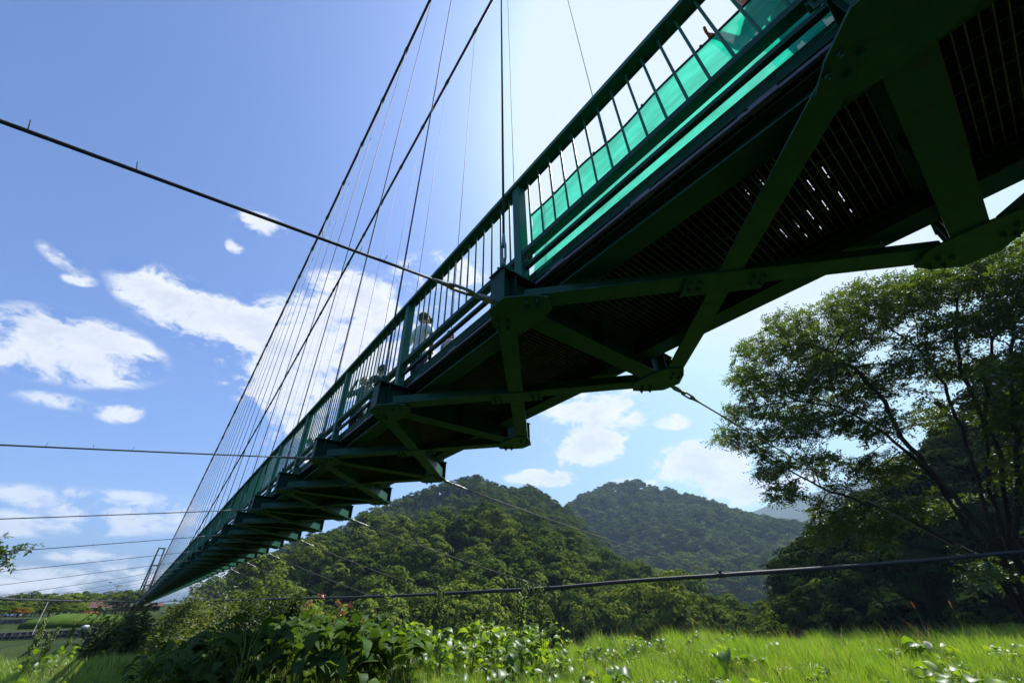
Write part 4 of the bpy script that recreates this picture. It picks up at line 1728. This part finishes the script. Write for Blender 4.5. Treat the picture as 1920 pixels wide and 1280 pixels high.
for px in np.arange(-60, 262, 7.0):
    far_tree(px + gl.uniform(-3, 3), gl.uniform(215, 275), 1119 - .055 * max(px, 0) + gl.uniform(-4, 8), int(gl.integers(0, 5)), gl.uniform(1.0, 1.5),
             'dark leafy tree in the line of trees closing the far left bank', 'treeline on the far bank')
for px in np.arange(-40, 185, 9.0):
    if 165 < px < 200:
        continue
    far_tree(px + gl.uniform(-3, 3), gl.uniform(125, 165), 1134 + gl.uniform(-5, 8), int(gl.integers(0, 5)), gl.uniform(1.3, 1.9),
             'low bushy tree on the terrace in front of the far treeline', 'bushy trees on the far terrace')
far_tree(24, 240, 1111, 1, .8, 'small round tree sticking up alone above the left end of the far treeline', None)
far_tree(50, 240, 1108, 0, .9, 'wider round tree standing above the far treeline beside the small round one', None)
am = BROAD[2].copy()
am.materials[0] = MATS['leaf_autumn']
far_tree(41, 118, 1138, 2, 1.7, 'reddish brown autumn bush on the far terrace above the rubble wall', None, am)
am2 = BROAD[4].copy()
am2.materials[0] = MATS['leaf_red']
o = far_tree(178, 92, 1143, 4, 1.8, 'bright red flowering bush in front of the brown roofed house', None, am2)
# grassy mound below the house
m = MB()
p = at(150, 1158, 88)
m.ball((0, 0, 0), 1, 20, 9, 0, (5.6, 3.0, 1.25))
m.v = [(x, y, z + .12 * math.sin(2.3 * x) * max(z, 0)) for x, y, z in m.v]
surf('lawn_far', (.035, .07, .010), (.06, .10, .014), 1.2, 1.0, spec=.1, bump=.4, bscale=14)
o = m.build('grass_bank', 'lawn_far', None, True)
o.location = (p[0], p[1], p[2] - .75)
tag(o, kind='structure')


def bush_mesh(seed, R, H, n, q, mat, stems=6, red=None):
    g = np.random.default_rng(seed)
    nc = 26
    d = unit(g.normal(size=(nc, 3)))
    d[:, 2] = np.abs(d[:, 2])
    C = d * np.array([R, R, H]) * g.uniform(.45, .9, (nc, 1))
    ci = g.integers(0, nc, n)
    P = C[ci] + g.normal(size=(n, 3)) * np.array([R, R, H * .8]) * .17
    P[:, 2] = np.maximum(P[:, 2], .03)
    Nn = unit(P * np.array([1 / R, 1 / R, 1.2 / H])) + g.normal(size=(n, 3)) * .55 + np.array([0, 0, .4])
    V, F = leaf_quads(P, Nn, q * g.uniform(.7, 1.3, n), q * .62 * g.uniform(.8, 1.2, n), g, .1)
    mb = MB()
    for k in range(stems):
        c = C[g.integers(nc)]
        mb.tube([(g.uniform(-.1, .1) * R, g.uniform(-.1, .1) * R, -.2), tuple(c * .5 + np.array([0, 0, .1 * H])), tuple(c)], [.03 * R, .02 * R, .008 * R], 5)
    fq = [f for f in mb.f if len(f) == 4]
    nf = len(F)
    V = np.concatenate([V, np.array(mb.v)])
    F = np.concatenate([F, np.array(fq) + n * 4])
    return np_mesh('bush', V, F, [mat, 'bark'], np.concatenate([np.zeros(nf, int), np.ones(len(fq), int)]))


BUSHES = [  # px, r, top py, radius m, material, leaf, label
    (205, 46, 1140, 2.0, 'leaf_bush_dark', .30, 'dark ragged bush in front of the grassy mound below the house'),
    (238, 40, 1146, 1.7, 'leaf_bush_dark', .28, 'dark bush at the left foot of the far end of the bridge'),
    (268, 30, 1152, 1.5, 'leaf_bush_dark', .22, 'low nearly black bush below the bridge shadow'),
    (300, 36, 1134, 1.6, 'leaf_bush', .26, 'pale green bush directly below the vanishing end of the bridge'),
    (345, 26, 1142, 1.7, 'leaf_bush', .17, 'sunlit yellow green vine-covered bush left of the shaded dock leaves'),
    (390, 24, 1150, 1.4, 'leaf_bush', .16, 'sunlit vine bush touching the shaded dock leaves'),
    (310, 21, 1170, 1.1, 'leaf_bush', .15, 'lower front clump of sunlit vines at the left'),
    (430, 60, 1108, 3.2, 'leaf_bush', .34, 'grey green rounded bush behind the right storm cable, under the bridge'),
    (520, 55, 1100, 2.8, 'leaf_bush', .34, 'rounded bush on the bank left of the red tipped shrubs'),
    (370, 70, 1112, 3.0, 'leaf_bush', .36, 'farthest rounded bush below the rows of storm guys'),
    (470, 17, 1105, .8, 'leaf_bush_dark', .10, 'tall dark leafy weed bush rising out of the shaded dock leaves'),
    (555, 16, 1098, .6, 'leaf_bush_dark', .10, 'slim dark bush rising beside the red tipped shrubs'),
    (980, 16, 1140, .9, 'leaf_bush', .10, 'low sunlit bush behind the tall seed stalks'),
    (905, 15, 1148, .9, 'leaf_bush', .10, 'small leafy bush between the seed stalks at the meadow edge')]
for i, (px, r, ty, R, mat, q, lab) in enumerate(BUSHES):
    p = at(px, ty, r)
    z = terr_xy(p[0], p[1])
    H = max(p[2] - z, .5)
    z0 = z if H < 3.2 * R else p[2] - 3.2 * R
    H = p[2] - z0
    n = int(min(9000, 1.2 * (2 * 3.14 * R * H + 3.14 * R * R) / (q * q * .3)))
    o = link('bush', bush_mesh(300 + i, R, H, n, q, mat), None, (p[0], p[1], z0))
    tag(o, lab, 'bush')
# shrubs with red young leaves
for i, (px, r, ty, R, lab) in enumerate(((600, 14.5, 1122, .75, 'shrub with red young leaves behind the shaded dock leaves, the left of two'), (672, 13.5, 1124, .8, 'shrub with red leaf tips beside the sunlit dock leaves, the right of two'))):
    p = at(px, ty, r)
    z = terr_xy(p[0], p[1])
    z0 = max(z, p[2] - 2.2)
    H = p[2] - z0
    s = tag(link('red_tipped_shrub', bush_mesh(340 + i, R, H * .92, 1500, .085, 'leaf_bush'), None, (p[0], p[1], z0)), lab, 'shrub')
    g = np.random.default_rng(350 + i)
    P = []
    for k in range(3):
        c = np.array([g.uniform(-R, R) * .9, g.uniform(-R, R) * .9, H * g.uniform(.75, 1.08)])
        P.append(c + g.normal(size=(16, 3)) * .05)
    P = np.concatenate(P)
    V, F = leaf_quads(P, g.normal(size=P.shape) + np.array([0, 0, .6]), .075, .04, g, .1)
    link('young_leaves', np_mesh('young_leaves', V, F, 'leaf_red'), s)

# branch of a tree that reaches in at the left edge
pts = at(-75, 1075, 13)
zt = terr_xy(pts[0], pts[1])
rt = np.array([pts[0], pts[1], zt])
gq = np.random.default_rng(77)
att = []
for px, py, rp, r in ((-20, 1040, 30, 13), (8, 1034, 16, 13), (36, 1028, 11, 12.8), (3, 1056, 13, 13.2), (-60, 1042, 28, 13.5), (-110, 1040, 40, 13), (-60, 1080, 30, 13), (-160, 1030, 50, 13), (-120, 1070, 50, 14)):
    c = at(px, py, r)
    dep = -(ROT.T @ c)[2]
    rad = rp / FPX * dep
    q = gq.normal(size=(60, 3)) * rad * np.array([.5, .7, .35])
    att.append(c + q)
att = np.concatenate(att) - rt
n0, p0_ = [np.zeros(3)], [-1]
topz = at(-75, 1040, 13)[2] - zt
for j in range(1, 13):
    n0.append(np.array([.02 * j * gq.normal(), .02 * j * gq.normal(), topz * j / 12]))
    p0_.append(j - 1)
nodes, par = grow_tree(list(zip(n0, p0_)), att, .10, 2.5, .12, 120, gq)
wood, fol = tree_meshes(nodes, par, .004, 2.2, .12, .012, gq, (2, 5), .085, .16)
st = tag(link('broadleaf_tree', None, None, tuple(rt)), 'tree reaching in with a few leafy twigs at the left edge, near the horizon', 'tree')
link('trunk', wood, st)
link('crown', fol, st)


# ------------------------------------------------------------------ meadow plants
def blade_leaf(g, L, W, bend, n=5, wav=.0):
    """a broad leaf blade from the origin along +X, arching down, midrib sunk"""
    V, F = [], []
    x, z, a = 0.0, 0.0, bend * .35
    for i in range(n + 1):
        t = i / n
        w = W * (math.sin(math.pi * min(t * .92 + .08, 1.0)) ** .75) * (1.0 if t < .5 else 1.0)
        sag = wav * math.sin(t * 9 + g.uniform(0, 1))
        V += [(x, -w / 2, z + w * .14 + sag), (x, 0, z), (x, w / 2, z + w * .14 - sag)]
        x += L / n * math.cos(a)
        z += L / n * math.sin(a)
        a -= bend / n * 1.6
    for i in range(n):
        b = i * 3
        F += [(b, b + 3, b + 4, b + 1), (b + 1, b + 4, b + 5, b + 2)]
    return np.array(V), F


def dock_mesh(seed, nl=11, H=.75, Lf=.34, stalk=0, low=False, lm='leaf_dock'):
    g = np.random.default_rng(seed)
    mb = MB()
    for i in range(nl):
        az = g.uniform(0, 2 * math.pi)
        h = H * g.uniform(.25, 1.0) * (.5 if low else 1)
        reach = Lf * g.uniform(.25, .9)
        el = g.uniform(-.4, .7)
        L = Lf * g.uniform(.75, 1.25)
        V, F = blade_leaf(g, L, L * g.uniform(.48, .66), g.uniform(.5, 1.5), 5, .012)
        rx = Matrix.Rotation(g.uniform(-.5, .5), 3, 'X') @ Matrix.Identity(3)
        M3 = Matrix.Rotation(az, 3, 'Z') @ Matrix.Rotation(-el, 3, 'Y') @ rx
        off = Vector((math.cos(az) * reach, math.sin(az) * reach, h))
        mb.add([tuple(M3 @ Vector(v) + off) for v in V], F, 0)
        mb.tube([(0, 0, 0), (off.x * .35, off.y * .35, h * .75), tuple(off)], [.008, .006, .004], 4, 1, False)
    for s in range(stalk):
        hx, hy = g.uniform(-.12, .12), g.uniform(-.12, .12)
        hh = H * g.uniform(1.7, 2.2)
        top = Vector((hx, hy, hh))
        mb.tube([(0, 0, 0), (hx * .4, hy * .4, hh * .5), tuple(top)], [.010, .007, .003], 5, 1, False)
        for b in range(15):
            t = g.uniform(.38, .88)
            p = Vector((hx * t, hy * t, hh * t))
            az = g.uniform(0, 6.28)
            e = p + Vector((math.cos(az) * .085, math.sin(az) * .085, hh * .16))
            mb.tube([tuple(p), tuple(e)], [.004, .002], 4, 1, False)
            for q in range(14):
                c = p.lerp(e, g.uniform(.1, 1)) + Vector(g.normal(size=3) * .010)
                r = g.uniform(.011, .021)
                mb.add([c + Vector((r, 0, 0)), c + Vector((-.5 * r, .8 * r, 0)), c + Vector((-.5 * r, -.8 * r, 0)), c + Vector((0, 0, 1.4 * r)), c - Vector((0, 0, 1.2 * r))],
                       [(0, 1, 3), (1, 2, 3), (2, 0, 3), (1, 0, 4), (2, 1, 4), (0, 2, 4)], 2)
        for b in range(5):
            t = g.uniform(.2, .7)
            V, F = blade_leaf(g, .18 * g.uniform(.6, 1.2), .055, .8, 4)
            M3 = Matrix.Rotation(g.uniform(0, 6.28), 3, 'Z') @ Matrix.Rotation(-g.uniform(.2, .9), 3, 'Y')
            mb.add([tuple(M3 @ Vector(v) + Vector((hx * t, hy * t, hh * t))) for v in V], F, 0)
    return mb.mesh('broadleaf_plant', [lm, 'seed_stalk', 'seed_stalk'], True)


DOCK = [dock_mesh(400 + i, int(11 + i % 5), .72 + .06 * (i % 3), .22 + .04 * (i % 4)) for i in range(8)]
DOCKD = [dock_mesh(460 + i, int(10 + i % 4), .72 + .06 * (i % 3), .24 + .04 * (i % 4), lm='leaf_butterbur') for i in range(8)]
DOCKL = [dock_mesh(420 + i, 10, .40, .13 + .03 * i, low=True) for i in range(4)]
DOCKS = [dock_mesh(440 + i, 8, .62, .30, 2) for i in range(5)]


def put_plant(name, me, px, py, r, s, label, cat, group, sink=0.0):
    p = at(px, py, r)
    z = terr_xy(p[0], p[1])
    o = link(name, me, None, (p[0], p[1], z - sink))
    o.scale = (s, s, s)
    o.rotation_euler = (gl.uniform(-.1, .1), gl.uniform(-.1, .1), gl.uniform(0, 6.28))
    return tag(o, label, cat, group)


# the clump: shaded part to the left, sunlit part to the right
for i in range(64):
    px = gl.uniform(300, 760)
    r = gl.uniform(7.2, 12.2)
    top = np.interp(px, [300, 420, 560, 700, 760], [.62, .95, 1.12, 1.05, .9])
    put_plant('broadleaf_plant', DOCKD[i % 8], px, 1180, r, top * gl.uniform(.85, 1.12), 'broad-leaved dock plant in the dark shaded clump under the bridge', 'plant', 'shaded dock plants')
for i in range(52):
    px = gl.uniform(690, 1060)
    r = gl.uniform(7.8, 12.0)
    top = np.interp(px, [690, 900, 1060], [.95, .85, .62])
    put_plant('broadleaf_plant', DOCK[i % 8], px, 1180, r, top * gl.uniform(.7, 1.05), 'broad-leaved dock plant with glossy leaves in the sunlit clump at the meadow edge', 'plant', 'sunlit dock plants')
for i in range(110):
    px = gl.uniform(780, 1915)
    r = gl.uniform(6.5, 13.0)
    put_plant('broadleaf_plant', DOCKL[i % 4], px, 1230, r, gl.uniform(.75, 1.3) if i < 34 else gl.uniform(.45, .75), 'low broad-leaved weed half hidden in the sunny grass', 'plant', 'low weeds in the grass')
for i in range(16):
    put_plant('broadleaf_plant', DOCKL[i % 4], gl.uniform(20, 330), 1220, gl.uniform(11, 18), gl.uniform(.6, 1.05), 'low broad-leaved weed in the shaded grass at the left', 'plant', 'low weeds in the shaded grass')
STALKS = [(735, 1108, 10.4, 0, 'tall leafy weed stalk standing left of the seed stalks'), (825, 1092, 9.8, 1, 'twin dock seed stalks, the pair in the middle of the clump'), (805, 1120, 10.8, 2, 'shorter dock seed stalks behind the middle pair'),
          (975, 1082, 9.2, 3, 'tallest dock seed stalk near the right end of the sunlit clump'), (1012, 1086, 9.4, 4, 'rightmost tall dock seed stalk above a large bright leaf'), (920, 1118, 11.2, 1, 'single thin dark seed spike between the tall stalks'),
          (860, 1128, 10.8, 2, 'leafy stalk right of the middle seed stalks'), (1285, 1135, 12.5, 0, 'seed stalk standing alone at the edge of the sunny grass'), (1365, 1150, 13.0, 3, 'small leaning seed stalk right of the lone one'),
          (95, 1150, 14.5, 4, 'yellow green seed stalk in the sun at the left edge'), (108, 1172, 15.0, 1, 'second yellow green seed stalk beside the left one'), (150, 1160, 16, 2, 'thin seed stalk leaning in front of the grassy mound')]
for px, ty, r, k, lab in STALKS:
    p = at(px, ty, r)
    z = terr_xy(p[0], p[1])
    hh = max(v.co.z for v in DOCKS[k].vertices)
    s = (p[2] - z) / hh
    o = link('seed_stalk_plant', DOCKS[k], None, (p[0], p[1], z))
    o.scale = (s * .9, s * .9, s)
    o.rotation_euler = (0, 0, gl.uniform(0, 6.28))
    tag(o, lab, 'plant')
# foxtail heads and a seed clock
for px, py, r, lab in ((1713, 1133, 13, 'golden foxtail grass head bending left against the dark slope'), (1782, 1133, 13.5, 'golden foxtail grass head standing upright against the dark slope')):
    p = at(px, py, r)
    z = terr_xy(p[0], p[1])
    f = tag(link('foxtail', None, None, (p[0], p[1], z)), lab, 'grass head')
    m = MB()
    hgt = p[2] - z
    lx = -.10 if px < 1750 else .02
    m.tube([(.05, 0, 0), (.02, 0, hgt * .7), (0, 0, hgt - .07)], [.003, .003, .002], 5)
    m.build('stem', 'seed_stalk', f)
    m = MB()
    m.tube([(0, 0, hgt - .07), (lx * .3, 0, hgt - .03), (lx * .7, 0, hgt + .03), (lx, 0, hgt + .07)], [.006, .017, .016, .004], 8)
    m.build('head', 'seed_gold', f, True)
p = at(1738, 1208, 9.5)
z = terr_xy(p[0], p[1])
f = tag(link('seed_clock', None, None, (p[0], p[1], z)), 'round pale seed head standing in the sunny grass', 'flower')
m = MB()
m.tube([(.02, 0, 0), (0, 0, p[2] - z)], .003, 5)
m.build('stem', 'seed_stalk', f)
g = np.random.default_rng(9)
d = unit(g.normal(size=(420, 3)))
V, F = leaf_quads(d * .038 + np.array([0, 0, p[2] - z]), d + g.normal(size=d.shape) * .3, .016, .009, g)
link('head', np_mesh('head', V, F, 'seed_fluff'), f)


# ------------------------------------------------------------------ grass
def tuft(seed, n, H, spread, w=.006, lean=.5, mat='grass_blade'):
    g = np.random.default_rng(seed)
    V, F = [], []
    for i in range(n):
        x, y = g.normal(size=2) * spread
        h = H * g.uniform(.55, 1.15)
        az = g.normal() * 1.5 + 2.6
        ln = g.uniform(.1, 1.0) * lean
        wa = g.uniform(0, 6.28)
        o = len(V)
        ww = w * g.uniform(.7, 1.5)
        for j in range(4):
            t = j / 3
            bx = x + math.cos(az) * h * ln * t * t
            by = y + math.sin(az) * h * ln * t * t
            z = h * (t - .22 * ln * t * t)
            q = ww * (1 - t * .93) * .5
            V.append((bx + math.cos(wa) * q, by + math.sin(wa) * q, z))
            V.append((bx - math.cos(wa) * q, by - math.sin(wa) * q, z))
        for j in range(3):
            F.append((o + 2 * j, o + 2 * j + 1, o + 2 * j + 3, o + 2 * j + 2))
    return np_mesh('grass_tuft', np.array(V), np.array(F), mat, smooth=True)


TUFTS = [tuft(500 + i, 34, H, .085, w, ln) for i, (H, w, ln) in enumerate(((.20, .009, .5), (.25, .009, .7), (.17, .010, .5), (.36, .009, .5), (.24, .008, .9), (.14, .012, .5)))]
TUFTS += [tuft(520, 22, .34, .10, .013, .6, 'grass_coarse'), tuft(521, 30, .20, .10, .014, .8, 'grass_coarse'), tuft(522, 7, .48, .12, .005, .6, 'grass_dry')]
gg = np.random.default_rng(31)
P, S, IX = [], [], []
for r0, r1, dens in ((3.5, 7, 36), (7, 12, 78), (12, 18, 60), (18, 34, 28)):
    a0, a1 = -24, 104
    n = int(.5 * (r1 ** 2 - r0 ** 2) * (a1 - a0) * DEG * dens)
    th = gg.uniform(a0, a1, n)
    r = np.sqrt(gg.uniform(r0 ** 2, r1 ** 2, n))
    re = itp(th, EDGE) + 1.3 * np.sin(th * .55) + .7 * np.sin(th * 1.7 + 1)
    ok = r < re + 1.6
    th, r = th[ok], r[ok]
    x, y = r * np.sin(th * DEG), r * np.cos(th * DEG)
    z, _ = terrain(th, r)
    pt = vnoise(x, y, 61, .9)
    keep = gg.uniform(size=len(x)) < .72 + .3 * pt
    P.append(np.stack([x, y, z - .02], 1)[keep])
    S.append((.8 + .28 * pt + gg.uniform(-.2, .25, len(x)))[keep] * (1.0 if r1 < 18 else 1.15))
    ix = gg.choice(6, len(x), p=[.26, .2, .22, .1, .12, .1])
    pc = vnoise(x, y, 67, 1.3) + gg.normal(size=len(x)) * .35
    ix = np.where(pc > .75, 6 + gg.integers(0, 2, len(x)), ix)
    ix = np.where(gg.uniform(size=len(x)) < .045, 8, ix)
    IX.append(ix[keep])
P, S, IX = np.concatenate(P), np.concatenate(S), np.concatenate(IX)
rot = np.stack([gg.normal(size=len(P)) * .08, gg.normal(size=len(P)) * .08, gg.normal(size=len(P)) * .7], 1)
print('grass tufts', len(P))
scatter('meadow_grass', P, rot, np.clip(S, .5, 1.7), IX, [bpy.data.objects.new('%02d_tuft' % i, m) for i, m in enumerate(TUFTS)],
        'bright green fine grass covering the riverside meadow', 'grass')

# ------------------------------------------------------------------ haze over the valley
HAZE = 0.00014
if HAZE:
    m, N, L = new_mat('haze')
    o = N.new('ShaderNodeOutputMaterial')
    pv = N.new('ShaderNodeVolumePrincipled')
    pv.inputs['Color'].default_value = (.46, .68, 1.0, 1)
    pv.inputs['Density'].default_value = HAZE
    pv.inputs['Anisotropy'].default_value = .2
    L.new(pv.outputs[0], o.inputs['Volume'])
    b = MB()
    b.box(-4700, 4700, -4700, 4700, -150, 760)
    tag(b.build('haze', 'haze'), kind='stuff')
